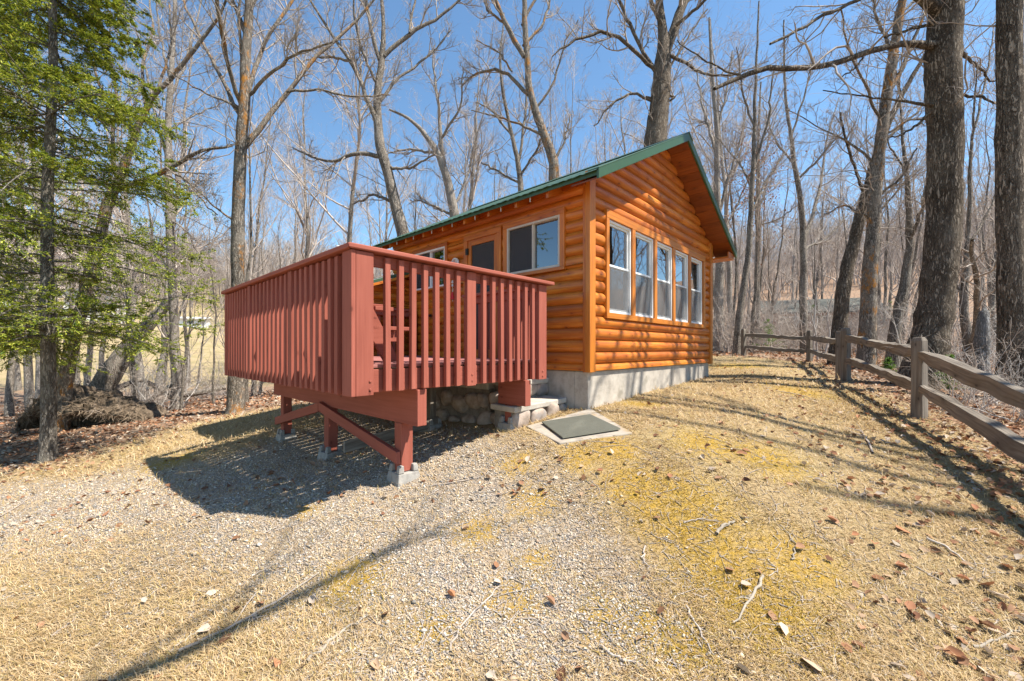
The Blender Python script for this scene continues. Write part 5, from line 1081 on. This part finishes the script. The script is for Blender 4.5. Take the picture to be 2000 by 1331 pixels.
# fallen sticks one can count
ST=[([(1335,1030),(1365,1018),(1405,1025)],.006,'dark forked twig lying on the yellow moss patch'),([(1400,1052),(1412,1036),(1434,1030)],.012,'pale curved piece of wood on the moss'),
 ([(1490,1132),(1470,1170),(1450,1200),(1432,1230)],.009,'grey bent stick on the grass near the moss edge'),([(1340,1190),(1365,1240),(1395,1290)],.007,'dark straight twig on the gravel right of centre'),
 ([(1170,1280),(1215,1300),(1255,1318)],.008,'brown stick at the bottom edge of the gravel'),([(880,1290),(884,1260),(930,1200),(975,1155)],.007,'long thin twig running across the gravel in the middle'),
 ([(350,1285),(450,1240),(560,1170),(620,1130)],.009,'longest thin branch lying along the shadow on the left'),([(330,1280),(380,1245),(400,1230)],.007,'short pale forked stick beside the long branch'),
 ([(600,1300),(660,1255),(720,1215)],.010,'bleached stick at the bottom edge left of the gravel'),([(1705,890),(1690,855),(1680,845),(1650,838)],.010,'forked stick standing up in the grass near the fence shadow'),
 ([(1515,765),(1560,772),(1600,785)],.007,'thin dark twig in the grass below the far fence post'),([(1260,1075),(1256,1100),(1270,1125)],.006,'little curved twig on the gravel beside the moss'),
 ([(1545,1100),(1555,1070),(1530,1040)],.006,'dark twig in the grass right of the pale wood'),([(0,1012),(40,990),(62,970)],.007,'twig at the left edge of the gravel band'),
 ([(840,955),(900,946),(940,935)],.006,'thin twig on the gravel in front of the deck post'),([(1810,1060),(1850,1075),(1900,1120)],.009,'stick lying in the fence shadow on the right'),
 ([(1900,1270),(1950,1262),(1990,1240)],.008,'pale stick in the dead leaves at the bottom right corner'),([(100,1250),(135,1230),(150,1215)],.007,'short dark twig in the grass at the lower left')]
r_=np.random.default_rng(71)
for pts,rad,lab in ST:
    P=np.array([[*hit(*p)[:2],0] for p in pts]); p,r=resample(P,np.linspace(rad,rad*.45,len(P)),12); p[1:-1,:2]+=r_.normal(size=(10,2))*.006; p[:,2]=gz(p[:,0],p[:,1])+rad*.9+.004; A=Acc(); A.add(p[None],r[None],6)
    C1,R1=children(p[None],r[None],3,r_,ratio=.35,tmin=.3,spread=(.4,.8),up=0,wander=.1,K=5,rratio=.6,rmin=.0025,flat=.9); C1[:,:,2]=np.maximum(C1[:,:,2],gz(C1[:,:,0],C1[:,:,1])+.005); A.add(C1,R1,5)
    l=np.array([p[0,0],p[0,1],gz1(p[0,0],p[0,1])]); o=link('fallen_stick',A.mesh('fallen_stick',M['stick'] if 'pale' in lab or 'bleached' in lab or 'grey' in lab else M['twig'],l)); o.location=l; tag(o,lab,'stick')
# big curled leaves near the camera
for (px,py,s,lab) in ((1530,1240,.075,'pale curled dead leaf nearest the gravel edge'),(1765,1040,.08,'rusty curled dead leaf in the grass below the fence shadow'),(1670,1055,.06,'small dark curled leaf in the middle of the dry grass'),(1590,1305,.085,'tan curled dead leaf at the bottom edge, right of centre'),(1715,1145,.07,'brown dead leaf in the grass left of the leaf heap'),(1865,1290,.07,'dark brown dead leaf near the bottom right corner'),(1925,1150,.09,'largest brown curled leaf in the heap by the trunk shadow'),(880,1175,.04,'orange brown dead leaf on the gravel')):
    x,y=hit(px,py); l=np.array([x,y,gz1(x,y)]); o=link('dead_leaf',leafmesh('dead_leaf',np.array([[0,0,.02]]),s*1.2,[(.5,.38,.27)] if lab.startswith(('pale','tan')) else [(.33,.15,.075)],r_,M['leaf'],.6,.6)); o.location=l; tag(o,lab,'leaf')
# ================================================================== light, sky, camera
w=bpy.data.worlds.new('World'); scene.world=w; w.use_nodes=True; nt=w.node_tree; bg=nt.nodes['Background']
sky=nt.nodes.new('ShaderNodeTexSky'); sky.sky_type='NISHITA'; sky.sun_disc=False; sky.sun_elevation=math.asin(SUN[2]); sky.sun_rotation=math.atan2(SUN[0],SUN[1]); sky.air_density=1.0; sky.dust_density=.0; sky.ozone_density=2.2
nt.links.new(mix(nt,1.0,sky.outputs[0],(.86,1.02,1.04),'MULTIPLY'),bg.inputs[0]); bg.inputs[1].default_value=.105
sl=bpy.data.lights.new('sun','SUN'); sl.energy=5.0; sl.angle=math.radians(.53); sl.color=(1,.945,.85); so=bpy.data.objects.new('sun',sl); COL.objects.link(so)
so.rotation_euler=Vector(SUN).to_track_quat('Z','Y').to_euler(); so.location=(10,-3,20)
cam=bpy.data.cameras.new('camera'); co=bpy.data.objects.new('camera',cam); COL.objects.link(co); co.location=(0,0,CZ); co.rotation_euler=(math.pi/2,0,0)
cam.sensor_width=36; cam.lens=36*F/2000; cam.shift_y=(HY-665.5)/2000; cam.clip_end=2000; cam.clip_start=.05; scene.camera=co
scene.view_settings.view_transform='Standard'; scene.view_settings.look='None'; scene.view_settings.exposure=1.08; scene.view_settings.gamma=1
cy=scene.cycles; cy.max_bounces=6; cy.transparent_max_bounces=12; cy.use_denoising=True
